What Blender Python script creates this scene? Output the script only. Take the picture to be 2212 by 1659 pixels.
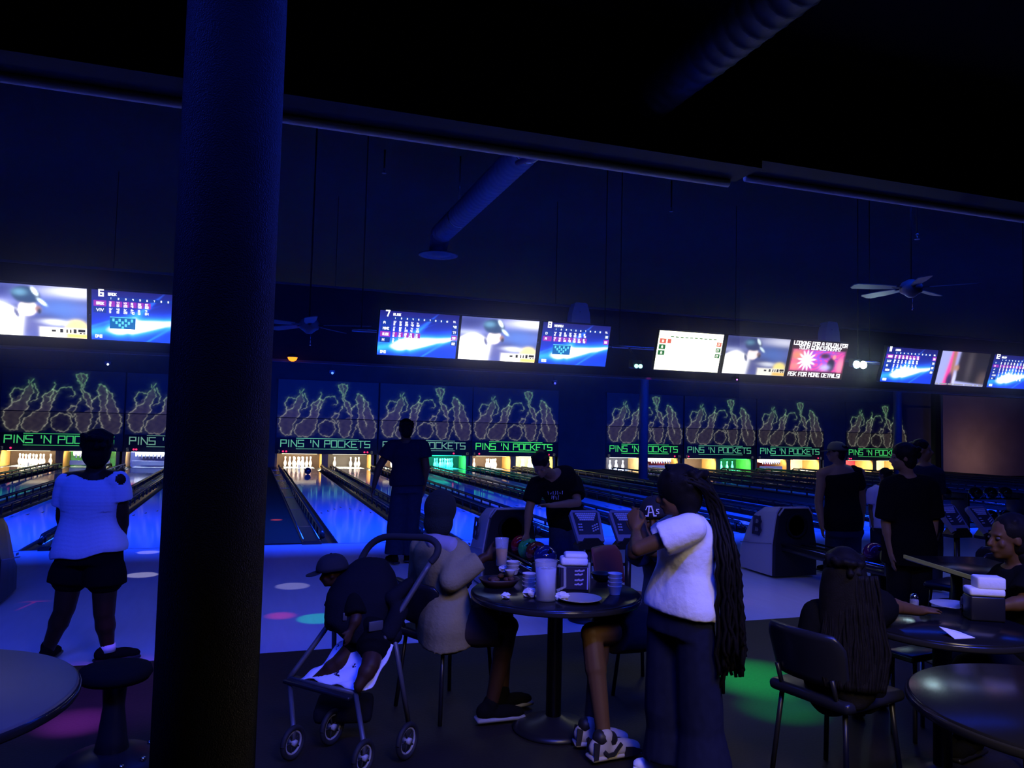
import bpy, bmesh, math, random
import numpy as np
from mathutils import Vector, Matrix, Quaternion
random.seed(7); RNG = np.random.RandomState(5)
V = Vector; PI = math.pi
SC = bpy.context.scene
COL = SC.collection
for o in list(bpy.data.objects): bpy.data.objects.remove(o)

# ------------------------------------------------------------------ camera
F, CX, CY, EYE = 1661.0, 1106.0, 829.5, 1.65
vy = V((540 - CX, 910 - CY, F)).normalized()
vx = V((6040 - CX, 1045 - CY, F)); vx = (vx - vy * vx.dot(vy)).normalized()
vz = -vx.cross(vy)
if vz.y > 0: vz = -vz
RW = Matrix((vx, vy, vz))                       # camera axes (right, down, forward) -> world (x across lanes, y down the lanes, z up)
right, up, back = RW @ V((1, 0, 0)), RW @ V((0, -1, 0)), RW @ V((0, 0, -1))
cd = bpy.data.cameras.new('camera'); cam = bpy.data.objects.new('camera', cd); COL.objects.link(cam)
cd.sensor_width = 36; cd.lens = F / 2212 * 36; cd.clip_start = .05; cd.clip_end = 200
m = Matrix((right, up, back)).transposed().to_4x4(); m.translation = (0, 0, EYE); cam.matrix_world = m
SC.camera = cam

def D(px, py, Z):                               # the place seen at a pixel of the photo, Z metres in front of the camera
    return RW @ V((px - CX, py - CY, F)) * (Z / F) + V((0, 0, EYE))
def GZ(px, py, z=0.0):                          # ... on the level plane at height z
    d = RW @ V((px - CX, py - CY, F)); return d * ((z - EYE) / d.z) + V((0, 0, EYE))

# ------------------------------------------------------------------ light and exposure
SC.view_settings.view_transform = 'Standard'; SC.view_settings.look = 'None'
SC.view_settings.exposure = 0.0; SC.view_settings.gamma = 1.0; SC.view_settings.use_curve_mapping = False
SC.cycles.use_denoising = True
SC.cycles.max_bounces = 6; SC.cycles.diffuse_bounces = 3; SC.cycles.glossy_bounces = 4
SC.cycles.transmission_bounces = 6; SC.cycles.transparent_max_bounces = 8
SC.cycles.sample_clamp_indirect = 4.0; SC.cycles.caustics_reflective = False; SC.cycles.caustics_refractive = False
W = bpy.data.worlds.new('world'); SC.world = W; W.use_nodes = True
W.node_tree.nodes['Background'].inputs[0].default_value = (.15, .2, 1, 1)
W.node_tree.nodes['Background'].inputs[1].default_value = .0018
UV = (.005, .050, 1.0)
def area(name, loc, size, power, color, aim=(0, 0, -1), spread=180):
    l = bpy.data.lights.new(name, 'AREA'); l.shape = 'RECTANGLE'; l.size, l.size_y = size
    l.energy = power; l.color = color; l.spread = math.radians(spread)
    o = bpy.data.objects.new(name, l); COL.objects.link(o); o.location = loc
    o.rotation_euler = V(aim).to_track_quat('-Z', 'Y').to_euler(); return o
def spot(name, loc, target, power, color, deg, blend=.15, size=.01):
    l = bpy.data.lights.new(name, 'SPOT'); l.energy = power; l.color = color
    l.spot_size = math.radians(deg); l.spot_blend = blend; l.shadow_soft_size = size
    o = bpy.data.objects.new(name, l); COL.objects.link(o); o.location = loc
    o.rotation_euler = (V(target) - V(loc)).to_track_quat('-Z', 'Y').to_euler(); return o
# blacklight tubes along the far side of the ceiling beam, over the approach
for x in (-2.2, 1.6, 5.4, 9.2):
    area('blacklight', (x, 6.05, 4.45), (3.2, .25), 36, UV, (0, .3, -1))
# blacklight tubes above the lanes, hidden behind the hanging soffit
for x in (-4, 1.8, 6.5, 12, 18):
    area('blacklight', (x, 11.52, 3.0), (3.6, .2), 260, UV, (0, -.25, -1), 150)
for x in (-4, 1.8, 6.5, 12, 18, 24):
    area('blacklight', (x, 11.7, 3.45), (3.6, .25), 300, UV, (0, 1.3, -1), 140)
# blacklight tubes over the tables, behind the camera's view
for x in (-2.2, .6, 3.4):
    area('blacklight', (x, 1.2, 3.7), (1.8, .2), 46, (.02, .05, 1), (0, .85, -1), 92)
# dim house lamp over the tables
area('house_lamp', (1.6, -.6, 3.6), (1.2, 1.2), 36, (1, .80, .60), (.25, .6, -1), 100)
area('house_lamp', (33.5, 26.6, .6), (1.0, .6), 16, (1, .58, .46), (.1, 1, .15))  # unseen warm lamp added to brighten the brown end wall

# ------------------------------------------------------------------ mesh helpers
class MB:
    def __init__(s): s.v = []; s.f = []; s.m = []; s.mi = 0; s.sm = []; s.smooth = False
    def add(s, vs, fs, smooth=None):
        b = len(s.v); s.v += [tuple(v) for v in vs]
        for f in fs: s.f.append([b + i for i in f]); s.m.append(s.mi); s.sm.append(s.smooth if smooth is None else smooth)
        return s
    def box(s, c, size, rot=None):
        c = V(c); h = V(size) / 2; vs = []
        for z in (-1, 1):
            for y in (-1, 1):
                for x in (-1, 1):
                    p = V((x * h.x, y * h.y, z * h.z)); vs.append(c + (rot @ p if rot else p))
        return s.add(vs, [(0, 2, 3, 1), (4, 5, 7, 6), (0, 1, 5, 4), (2, 6, 7, 3), (0, 4, 6, 2), (1, 3, 7, 5)], False)
    def rbox(s, c, size, r=.01, rot=None, seg=2):
        bm = bmesh.new(); bmesh.ops.create_cube(bm, size=1)
        for v in bm.verts: v.co = V((v.co.x * size[0], v.co.y * size[1], v.co.z * size[2]))
        bmesh.ops.bevel(bm, geom=bm.edges[:], offset=r, segments=seg, profile=.5, affect='EDGES')
        bm.verts.index_update(); c = V(c)
        vs = [c + (rot @ v.co if rot else v.co) for v in bm.verts]; fs = [[v.index for v in f.verts] for f in bm.faces]
        bm.free(); return s.add(vs, fs, True)
    def tube(s, pts, r, n=8, caps=True, ell=None, upv=None, smooth=True):
        pts = [V(p) for p in pts]; R = r if isinstance(r, (list, tuple)) else [r] * len(pts)
        vs = []; fs = []; prev = None
        for i, p in enumerate(pts):
            t = (pts[min(i + 1, len(pts) - 1)] - pts[max(i - 1, 0)])
            t = t.normalized() if t.length > 1e-9 else V((0, 0, 1))
            if prev is None:
                a = V(upv) if upv else (V((0, 0, 1)) if abs(t.z) < .9 else V((1, 0, 0)))
            else: a = prev
            a = (a - t * a.dot(t)).normalized(); b = t.cross(a); prev = a
            e = ell if ell else (1, 1)
            for k in range(n):
                q = 2 * PI * k / n; vs.append(p + a * (math.cos(q) * R[i] * e[0]) + b * (math.sin(q) * R[i] * e[1]))
        for i in range(len(pts) - 1):
            for k in range(n):
                k2 = (k + 1) % n; fs.append((i * n + k, i * n + k2, (i + 1) * n + k2, (i + 1) * n + k))
        if caps: fs.append(list(range(n))[::-1]); fs.append([(len(pts) - 1) * n + k for k in range(n)])
        return s.add(vs, fs, smooth)
    def cap(s, p0, p1, r0, r1, n=12):
        p0, p1 = V(p0), V(p1); d = (p1 - p0); L = d.length
        d = d / L if L > 1e-6 else V((0, 0, 1)); pts = []; rr = []
        for k in range(4): a = PI / 2 * (1 - k / 3.999); pts.append(p0 - d * r0 * math.sin(a)); rr.append(max(r0 * math.cos(a), r0 * .05))
        for k in range(4): a = PI / 2 * ((k + .001) / 3.001); pts.append(p1 + d * r1 * math.sin(a)); rr.append(max(r1 * math.cos(a), r1 * .05))
        return s.tube(pts, rr, n)
    def ell(s, c, rad, axes=None, n=14, h=9):
        c = V(c); ax = axes or (V((1, 0, 0)), V((0, 1, 0)), V((0, 0, 1))); vs = []; fs = []
        for i in range(h + 1):
            a = PI * (.002 + .996 * i / h)
            for k in range(n):
                q = 2 * PI * k / n
                vs.append(c + ax[0] * (rad[0] * math.sin(a) * math.cos(q)) + ax[1] * (rad[1] * math.sin(a) * math.sin(q)) + ax[2] * (rad[2] * math.cos(a)))
        for i in range(h):
            for k in range(n):
                k2 = (k + 1) % n; fs.append((i * n + k, (i + 1) * n + k, (i + 1) * n + k2, i * n + k2))
        fs.append(list(range(n))); fs.append([h * n + k for k in range(n)][::-1])
        return s.add(vs, fs, True)
    def lathe(s, prof, c=(0, 0, 0), n=24, axis=None, closed=False, smooth=True):
        c = V(c); vs = []; fs = []
        q = V((0, 0, 1)).rotation_difference(V(axis)) if axis else None
        for r, z in prof:
            for k in range(n):
                a = 2 * PI * k / n; p = V((r * math.cos(a), r * math.sin(a), z)); vs.append(c + (q @ p if q else p))
        for i in range(len(prof) - 1):
            for k in range(n):
                k2 = (k + 1) % n; fs.append((i * n + k, i * n + k2, (i + 1) * n + k2, (i + 1) * n + k))
        if prof[0][0] > 1e-4: fs.append(list(range(n))[::-1])
        if prof[-1][0] > 1e-4: fs.append([(len(prof) - 1) * n + k for k in range(n)])
        return s.add(vs, fs, smooth)
    def prism(s, poly, fn, d0, d1):                 # polygon extruded; fn(u, v, d) -> point
        n = len(poly); vs = [fn(u, v, d0) for u, v in poly] + [fn(u, v, d1) for u, v in poly]
        fs = [list(range(n))[::-1], [n + i for i in range(n)]] + [(i, (i + 1) % n, n + (i + 1) % n, n + i) for i in range(n)]
        return s.add(vs, fs, False)
    def loft(s, secs, n=20):                        # secs: (centre, axis_a, axis_b, ra, rb, power)
        vs = []; fs = []
        for c, a, b, ra, rb in secs:
            for k in range(n):
                q = 2 * PI * k / n; cq, sq = math.cos(q), math.sin(q); e = .82
                vs.append(c + a * (ra * math.copysign(abs(cq) ** e, cq)) + b * (rb * math.copysign(abs(sq) ** e, sq)))
        for i in range(len(secs) - 1):
            for k in range(n):
                k2 = (k + 1) % n; fs.append((i * n + k, i * n + k2, (i + 1) * n + k2, (i + 1) * n + k))
        fs.append(list(range(n))[::-1]); fs.append([(len(secs) - 1) * n + k for k in range(n)])
        return s.add(vs, fs, True)
    def mesh(s, name, off=(0, 0, 0)):
        me = bpy.data.meshes.new(name); ox, oy, oz = off
        me.from_pydata([(x - ox, y - oy, z - oz) for x, y, z in s.v], [], s.f)
        me.polygons.foreach_set('material_index', s.m); me.polygons.foreach_set('use_smooth', s.sm); me.update(); return me

def link(name, me, mats, parent=None, loc=None):
    for mt in (mats if isinstance(mats, (list, tuple)) else [mats]): me.materials.append(mt)
    o = bpy.data.objects.new(name, me); COL.objects.link(o)
    if parent: o.parent = parent
    if loc is not None: o.location = loc
    return o
def wpos(o):
    p = V((0, 0, 0))
    while o: p = p + o.location; o = o.parent
    return p
def obj(name, mb, mats, parent=None, label=None, at=None):
    off = wpos(parent) if parent else (V(at) if at is not None else V((0, 0, 0)))
    o = link(name, mb.mesh(name, off), mats, parent, None if parent else off)
    if label: o['label'] = label
    return o
def tag(o, label, cat, group=None):
    o['label'] = label; o['category'] = cat
    if group: o['group'] = group
    return o
def thing(name, label, cat, loc, group=None):
    o = bpy.data.objects.new(name, None); COL.objects.link(o); o.location = loc; o.empty_display_size = .1
    return tag(o, label, cat, group)
def struct(name, mb, mats):
    o = obj(name, mb, mats); o['kind'] = 'structure'; return o
def copy_tree(o, parent=None):
    c = o.copy(); COL.objects.link(c)
    if parent: c.parent = parent; c.matrix_parent_inverse = o.matrix_parent_inverse.copy()
    for ch in [k for k in COL.objects if k.parent == o]: copy_tree(ch, c)
    return c
def blob(mb, vox, it=4):
    me = mb.mesh('tmp'); o = bpy.data.objects.new('tmp', me); COL.objects.link(o)
    r = o.modifiers.new('r', 'REMESH'); r.mode = 'VOXEL'; r.voxel_size = vox; r.use_smooth_shade = True
    if it: sm = o.modifiers.new('s', 'SMOOTH'); sm.factor = .5; sm.iterations = it
    dg = bpy.context.evaluated_depsgraph_get(); out = bpy.data.meshes.new_from_object(o.evaluated_get(dg))
    out.materials.clear(); bpy.data.objects.remove(o); bpy.data.meshes.remove(me)
    out.polygons.foreach_set('use_smooth', [True] * len(out.polygons)); return out
def bobj(name, mb, mats, parent, vox=.012, it=4, label=None, at=None):
    me = blob(mb, vox, it); me.name = name
    off = wpos(parent) if parent else (V(at) if at is not None else V((0, 0, 0)))
    me.transform(Matrix.Translation(-off))
    o = link(name, me, mats, parent, None if parent else off)
    if label: o['label'] = label
    return o

# ------------------------------------------------------------------ materials
MATS = {}
def mat(name, color, rough=.6, metal=0, emis=None, es=1.0, noise=None, bump=None, spec=.5, trans=0, ior=1.45, coat=0, alpha=1):
    if name in MATS: return MATS[name]
    mt = bpy.data.materials.new(name); MATS[name] = mt; mt.use_nodes = True; nt = mt.node_tree; b = nt.nodes['Principled BSDF']
    b.inputs['Base Color'].default_value = (*color, 1); b.inputs['Roughness'].default_value = rough; b.inputs['Metallic'].default_value = metal
    b.inputs['Specular IOR Level'].default_value = spec; b.inputs['IOR'].default_value = ior
    b.inputs['Transmission Weight'].default_value = trans; b.inputs['Coat Weight'].default_value = coat
    b.inputs['Coat Roughness'].default_value = .04; b.inputs['Alpha'].default_value = alpha
    if emis: b.inputs['Emission Color'].default_value = (*emis, 1); b.inputs['Emission Strength'].default_value = es
    if noise or bump:
        tc = nt.nodes.new('ShaderNodeTexCoord')
    if noise:
        sc, amt, st = noise[0], noise[1], (noise[2] if len(noise) > 2 else (1, 1, 1))
        mp = nt.nodes.new('ShaderNodeMapping'); mp.inputs['Scale'].default_value = st
        n = nt.nodes.new('ShaderNodeTexNoise'); n.inputs['Scale'].default_value = sc; n.inputs['Detail'].default_value = 4
        mx = nt.nodes.new('ShaderNodeMix'); mx.data_type = 'RGBA'
        mx.inputs['A'].default_value = (*[c * (1 - amt) for c in color], 1); mx.inputs['B'].default_value = (*[min(1, c * (1 + amt)) for c in color], 1)
        nt.links.new(tc.outputs['Object'], mp.inputs['Vector']); nt.links.new(mp.outputs['Vector'], n.inputs['Vector'])
        nt.links.new(n.outputs['Fac'], mx.inputs['Factor']); nt.links.new(mx.outputs['Result'], b.inputs['Base Color'])
    if bump:
        n = nt.nodes.new('ShaderNodeTexNoise'); n.inputs['Scale'].default_value = bump[0]; n.inputs['Detail'].default_value = 5
        bp = nt.nodes.new('ShaderNodeBump'); bp.inputs['Strength'].default_value = bump[1]; bp.inputs['Distance'].default_value = bump[2] if len(bump) > 2 else .01
        nt.links.new(tc.outputs['Object'], n.inputs['Vector']); nt.links.new(n.outputs['Fac'], bp.inputs['Height']); nt.links.new(bp.outputs['Normal'], b.inputs['Normal'])
    return mt
def glow(name, color, s):
    if name in MATS: return MATS[name]
    mt = bpy.data.materials.new(name); MATS[name] = mt; mt.use_nodes = True; nt = mt.node_tree; nt.nodes.clear()
    e = nt.nodes.new('ShaderNodeEmission'); e.inputs[0].default_value = (*color, 1); e.inputs[1].default_value = s
    o = nt.nodes.new('ShaderNodeOutputMaterial'); nt.links.new(e.outputs[0], o.inputs[0]); return mt
def glow_attr(name, s, sample=True):
    mt = bpy.data.materials.new(name); mt.use_nodes = True; nt = mt.node_tree; nt.nodes.clear()
    a = nt.nodes.new('ShaderNodeAttribute'); a.attribute_name = 'col'
    e = nt.nodes.new('ShaderNodeEmission'); e.inputs[1].default_value = s; nt.links.new(a.outputs['Color'], e.inputs[0])
    o = nt.nodes.new('ShaderNodeOutputMaterial'); nt.links.new(e.outputs[0], o.inputs[0])
    if not sample: mt.cycles.emission_sampling = 'NONE'
    return mt
DARKFLOOR = mat('concourse_floor', (.013, .0105, .006), .6, noise=(3.5, .5), bump=(60, .2))
APPROACH = mat('approach_boards', (.62, .64, .72), .28, noise=(2.2, .10, (8, 1, 1)), bump=(5, .04, .01))
LANE = mat('lane_boards', (.50, .64, .80), .075, noise=(2.5, .04, (10, .6, 1)), spec=.32)
GUTTER = mat('gutter_plastic', (.020, .019, .018), .30, noise=(6, .3))
CAPPING = mat('capping_laminate', (.022, .021, .018), .22, noise=(5, .3), bump=(25, .1))
AISLE = mat('aisle_carpet', (.026, .020, .008), .8, noise=(9, .5), bump=(120, .3))
RAIL = mat('bumper_rail', (.05, .05, .05), .22, metal=.4)
WALLM = mat('painted_wall_dark', (.07, .08, .085), .85, noise=(2, .25), bump=(30, .1))
CEILM = mat('ceiling_paint', (.010, .011, .013), .9, noise=(1.5, .3), bump=(40, .15))
CEILD = mat('ceiling_black', (.015, .015, .018), .9, noise=(1.5, .3))
SOFFIT = mat('soffit_paint', (.022, .024, .045), .75, noise=(2, .3))
BEAMM = mat('beam_paint', (.006, .006, .0065), .8, noise=(3, .3))
PILLARM = mat('pillar_carpet', (.006, .0055, .005), .95, noise=(8, .5), bump=(220, .8, .01), spec=.05); PILLARM.node_tree.nodes['Principled BSDF'].inputs['Sheen Weight'].default_value = .12; PILLARM.node_tree.nodes['Principled BSDF'].inputs['Sheen Roughness'].default_value = .35
BROWNW = mat('wall_brown_paint', (.26, .20, .17), .8, noise=(1.2, .25))
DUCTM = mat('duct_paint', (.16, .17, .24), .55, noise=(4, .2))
BLACK = mat('black_plastic', (.012, .012, .014), .35)
BLACKM = mat('black_matte', (.008, .008, .008), .85, bump=(80, .2), spec=.1)
STEEL = mat('steel', (.55, .55, .58), .25, metal=1)
CHROME = mat('chrome', (.8, .8, .82), .1, metal=1)
SKIND = mat('skin_deep_brown', (.050, .022, .010), .5, noise=(12, .15), spec=.2)
SKINM = mat('skin_brown', (.12, .060, .026), .5, noise=(12, .12), spec=.2)
SKINL = mat('skin_tan', (.24, .14, .07), .5, noise=(12, .1), spec=.2)
HAIR = mat('hair_black', (.008, .007, .007), .55, noise=(40, .5), bump=(160, .25, .004), spec=.08)
WHITEC = mat('white_cotton', (.86, .86, .93), .85, bump=(45, .25, .008))
WHITER = mat('white_ribbed_knit', (.80, .82, .95), .85, bump=(60, .3, .008))
BLACKC = mat('black_cotton', (.006, .006, .006), .95, bump=(50, .3), spec=.05)
DENIM = mat('blue_denim', (.02, .028, .05), .85, noise=(25, .3), bump=(70, .3), spec=.08)
DENIMD = mat('dark_denim', (.012, .014, .032), .9, noise=(25, .3), spec=.08)

# ------------------------------------------------------------------ stroke lettering (flat ribbons)
def _L(s): return [[(int(a[0]), int(a[1])) for a in p.split()] for p in s.split('/')]
FONT = {k: _L(v) for k, v in {
 'A': '00 04 16 36 44 40/03 43', 'B': '00 06 36 45 44 33 03/33 42 41 30 00', 'C': '46 06 00 40', 'D': '00 06 36 45 41 30 00',
 'E': '46 06 00 40/03 33', 'F': '46 06 00/03 33', 'G': '46 06 00 40 43 23', 'H': '00 06/40 46/03 43', 'I': '20 26', 'J': '46 40 00 02',
 'K': '00 06/46 13 40/03 13', 'L': '06 00 40', 'M': '00 06 23 46 40', 'N': '00 06 40 46', 'O': '00 06 46 40 00', 'P': '00 06 46 43 03',
 'Q': '00 06 46 40 00/22 40', 'R': '00 06 46 43 03/23 40', 'S': '46 06 03 43 40 00', 'T': '06 46/26 20', 'U': '06 00 40 46', 'V': '06 20 46',
 'W': '06 00 23 40 46', 'X': '00 46/06 40', 'Y': '06 23 46/23 20', 'Z': '06 46 00 40', '0': '00 06 46 40 00', '1': '15 26 20', '2': '06 46 43 03 00 40',
 '3': '06 46 40 00/13 43', '4': '06 03 43/46 40', '5': '46 06 03 43 40 00', '6': '46 06 00 40 43 03', '7': '06 46 20', '8': '00 06 46 40 00/03 43',
 '9': '43 03 06 46 40 00', "'": '26 24', '!': '26 22/21 20', '?': '05 06 46 44 23 22/21 20', '-': '13 33', '.': '20 21', ':': '21 22/24 25', '/': '00 46', ' ': ''}.items() if v}
def ribbon(mb, pts, w, fn, th=.004):
    for i in range(len(pts) - 1):
        a, b = V((*pts[i], 0)), V((*pts[i + 1], 0)); d = b - a
        if d.length < 1e-9: continue
        d.normalize(); n = V((-d.y, d.x, 0)) * w / 2; a2 = a - d * w / 2 * .98; b2 = b + d * w / 2 * .98
        q = [a2 - n, b2 - n, b2 + n, a2 + n]
        vs = [fn(p.x, p.y, th) for p in q] + [fn(p.x, p.y, 0) for p in q]
        mb.add(vs, [(0, 1, 2, 3), (0, 4, 5, 1), (1, 5, 6, 2), (2, 6, 7, 3), (3, 7, 4, 0)], False)
def text(mb, s, x, y, h, fn, w=None, bold=.13, asp=.62, gap=.28, th=.004):
    cw = h * asp; x0 = x; tot = 0
    adv = [cw * (.35 if c in "I'!.:1" else (.6 if c == ' ' else 1)) + cw * gap for c in s]
    k = (w / sum(adv)) if w else 1
    for c, a in zip(s, adv):
        lw = (a - cw * gap) * k; thin = c in "I'!.:1"
        for pl in FONT.get(c, []):
            ribbon(mb, [(x0 + ((px / 4 * lw) if not thin else lw / 2), y + py / 6 * h) for px, py in pl], h * bold, fn, th)
        x0 += a * k
    return x0 - x

# ------------------------------------------------------------------ the setting
FOUL, EDGE, PIN, MASK = 10.87, 5.85, 29.16, 28.95
WORD = dict(zip(range(3, 21), 'three four five six seven eight nine ten eleven twelve thirteen fourteen fifteen sixteen seventeen eighteen nineteen twenty'.split()))
UNITS = {3: -5.87, 5: -2.2, 7: 2.72, 9: 6.40, 11: 10.03, 13: 15.8, 15: 19.5, 17: 23.2, 19: 28.1}     # first lane of the pair -> pair centre
def lanes_x(c): return (c - .96, c + .84)
b = MB(); b.box((7, 1.4, -.06), (34, 2 * (EDGE - 1.4), .12)); struct('floor', b, DARKFLOOR)
b = MB(); b.box((14, (EDGE + FOUL) / 2, -.06), (48, FOUL - EDGE, .12)); struct('floor_approach', b, APPROACH)
b = MB(); b.box((14, 20.7, -.2), (50, 19.7, .08)); struct('floor_under_lanes', b, BLACKM)
b = MB(); b.box((14, FOUL, .002), (48, .035, .004)); struct('trim_1', b, mat('foul_line_pale', (.35, .38, .5), .3))
for i, (x0, x1) in enumerate(((-.60, .90), (11.66, 14.0), (24.83, 26.3), (29.75, 31.9), (-9.2, -7.6))):
    b = MB(); b.box(((x0 + x1) / 2, (FOUL + MASK) / 2 + .01, -.06), (x1 - x0, MASK - FOUL, .16)); struct('floor_aisle', b, AISLE)
b = MB(); b.box((12, MASK + 1.5, 2.6), (46, .2, 5.8)); struct('wall_back', b, WALLM)
b = MB(); b.box((11, MASK + .16, 2.97), (43.4, .1, 4.86)); struct('wall_masking_header', b, WALLM)
for x0, x1 in ((-10.6, -7.66), (-.37, .90), (11.86, 13.97), (25.03, 26.27), (29.93, 31.9)):
    b = MB(); b.box(((x0 + x1) / 2, MASK + .06, 1.5), (x1 - x0, .1, 3.2)); struct('wall_between_masking', b, WALLM)
b = MB(); b.box((37, MASK - .2, 1.8), (10.2, .12, 3.9)); struct('wall_end', b, BROWNW)
b = MB(); b.box((-10.6, 13, 2.6), (.2, 36, 5.8)); struct('wall_left', b, WALLM)
b = MB(); b.box((42, 13, 2.6), (.2, 36, 5.8)); struct('wall_right', b, WALLM)
b = MB(); b.box((15, 17, 5.45), (52, 25, .1)); struct('ceiling', b, CEILM)
b = MB(); b.box((15, 1.1, 4.6), (52, 7.4, .1)); struct('ceiling_concourse', b, CEILD)
BX = 3.56
b = MB(); b.box(((-10.5 + BX) / 2, 4.95, 4.5), (BX + 10.5, .34, 1.72)); struct('ceiling_beam', b, BEAMM)
b = MB(); b.box(((42 + BX) / 2, 4.95, 4.54), (42 - BX, .34, 1.68)); struct('ceiling_beam_raised', b, BEAMM)
TRIM = mat('beam_edge_trim', (.85, .85, .85), .7, bump=(40, .3))
b = MB(); b.tube([(-10.5, 5.125, 3.622), (BX - .06, 5.125, 3.622)], .034, 10); struct('trim_2', b, TRIM)
b = MB(); b.tube([(BX + .1, 5.125, 3.685), (42, 5.125, 3.685)], .032, 10); struct('trim_3', b, TRIM)
b = MB(); b.box((16, 11.25, 3.04), (52, .16, 1.08)); struct('ceiling_soffit', b, SOFFIT)
b = MB(); b.box((16, 11.24, 3.592), (52, .22, .03)); b.box((16, 11.17, 2.51), (52, .03, .035)); struct('trim_4', b, mat('soffit_trim', (.10, .10, .14), .5))
# the carpet-wrapped pillar beside the nearest tables
pc = D(478, 800, 2.36)
b = MB(); b.lathe([(.148, 0), (.148, 4.55)], (pc.x, pc.y, 0), 28); o = struct('pillar', b, PILLARM)
o['label'] = 'broad dark carpet-wrapped pillar between the tables and the lanes'
# slim posts standing in the aisles between the lane groups
for (x, y, w) in ((12.25, 22.56, .15), (25.55, 25.2, .16)):
    b = MB(); b.lathe([(w, 0.02), (w, 5.42)], (x, y, 0), 14); b.lathe([(w + .05, .02), (w + .05, .1)], (x, y, 0), 14); struct('pillar_slim', b, mat('post_paint', (.10, .11, .15), .5))
p = D(2021, 1000, 36.4); b = MB(); b.box((p.x, p.y, 2.6), (.26, .26, 5.6)); struct('pillar_square', b, BLACKM)
# round ducts under the ceiling
def duct(p0, p1, r):
    b = MB(); p0, p1 = V(p0), V(p1); n = int((p1 - p0).length / .12); pts = []; rr = []
    for i in range(n + 1):
        q = p0.lerp(p1, i / n); rd = (p1 - p0).normalized()
        pts += [q, q + rd * .015, q + rd * .02]; rr += [r, r + .006, r]
    b.tube(pts, rr, 18); return b
du = thing('air_duct', 'round spiral duct hung under the dark ceiling, ending above a round diffuser', 'duct', (2.62, 11.2, 4.62))
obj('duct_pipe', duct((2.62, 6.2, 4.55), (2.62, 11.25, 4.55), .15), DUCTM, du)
b = MB(); b.tube([(2.62, 11.2, 4.55), (2.62, 11.32, 4.5), (2.62, 11.4, 4.38), (2.62, 11.4, 4.30)], [.15, .15, .14, .14], 16); obj('duct_elbow', b, DUCTM, du)
b = MB(); b.lathe([(.14, .05), (.30, .012), (.30, 0), (.25, 0), (.22, .02), (.17, .02), (.15, 0), (.0, .0)], (2.62, 11.4, 4.25), 28); obj('diffuser', b, mat('diffuser_paint', (.12, .13, .16), .6), du)
b = MB()
for y in (7.4, 10.2): b.tube([(2.62, y, 4.7), (2.62, y, 5.41)], .012, 6); b.lathe([(.158, -.02), (.158, .02)], (2.62, y, 4.55), 18, (0, 1, 0))
obj('hanger', b, STEEL, du)['kind'] = 'stuff'
du2 = thing('air_duct', 'near-black round duct crossing over the tables, up by the beam', 'duct', (2.62, 4.7, 4.0))
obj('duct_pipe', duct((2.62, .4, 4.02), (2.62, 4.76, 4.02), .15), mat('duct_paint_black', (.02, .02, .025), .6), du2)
b = MB()
for y in (1.5, 3.8): b.tube([(2.62, y, 4.1), (2.62, y, 4.56)], .012, 6)
obj('hanger', b, STEEL, du2)['kind'] = 'stuff'

# ------------------------------------------------------------------ lanes
def gutter_mb(sx):
    b = MB(); n = 8; L0, L1 = FOUL, PIN + .9; vs = []
    for y in (L0, L1):
        for k in range(n + 1):
            a = PI * k / n; vs.append((sx * (.65 - .115 * math.cos(a)), y, -.012 - .085 * math.sin(a)))
        vs.append((sx * .765, y, -.13)); vs.append((sx * .535, y, -.13))
    m_ = n + 3; fs = [(k, k + 1, m_ + k + 1, m_ + k) for k in range(m_ - 1)] + [(m_ - 1, 0, m_, 2 * m_ - 1), list(range(m_)), [m_ + k for k in range(m_)][::-1]]
    b.add(vs, fs, True); return b
def lane_proto():
    r = thing('bowling_lane', 'x', 'lane', (0, FOUL, 0))
    b = MB(); b.box((0, (FOUL + PIN + .95) / 2, -.05), (1.066, PIN + .95 - FOUL, .1)); obj('lane_bed', b, LANE, r)
    for sx in (-1, 1):
        obj('gutter', gutter_mb(sx), GUTTER, r)
        b = MB(); b.tube([(sx * .73, FOUL + .25, .06), (sx * .73, FOUL + .4, .135), (sx * .73, PIN - .7, .135), (sx * .73, PIN - .6, .07)], .03, 10); br = obj('bumper_rail', b, RAIL, r)
        b = MB(); y = FOUL + .5
        while y < PIN - .7: b.box((sx * .735, y, .05), (.022, .05, .15)); y += .62
        s = obj('rail_posts', b, BLACK, br); s['kind'] = 'stuff'
    # dots and arrows inlaid on the boards
    b = MB()
    for k in range(-3, 4):
        yy = FOUL + 4.7 - abs(k) * .32; b.prism([(k * .15 - .02, yy - .1), (k * .15 + .02, yy - .1), (k * .15, yy + .12)], lambda u, v, d: (u, v, d), .0008, .0018)
    obj('arrow_marks', b, mat('arrow_ink', (.06, .05, .05), .2), r)['kind'] = 'stuff'
    return r
proto = lane_proto(); first = True
for n0, c in UNITS.items():
    for k, x in enumerate(lanes_x(c)):
        if n0 == 19 and k: pass
        r = proto if first else copy_tree(proto); first = False
        r.location = (x, FOUL, 0)
        r['label'] = 'glossy bowling lane with dark gutters leading to pin opening %s' % WORD[n0 + k]; r['group'] = 'bowling lanes side by side'
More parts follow.
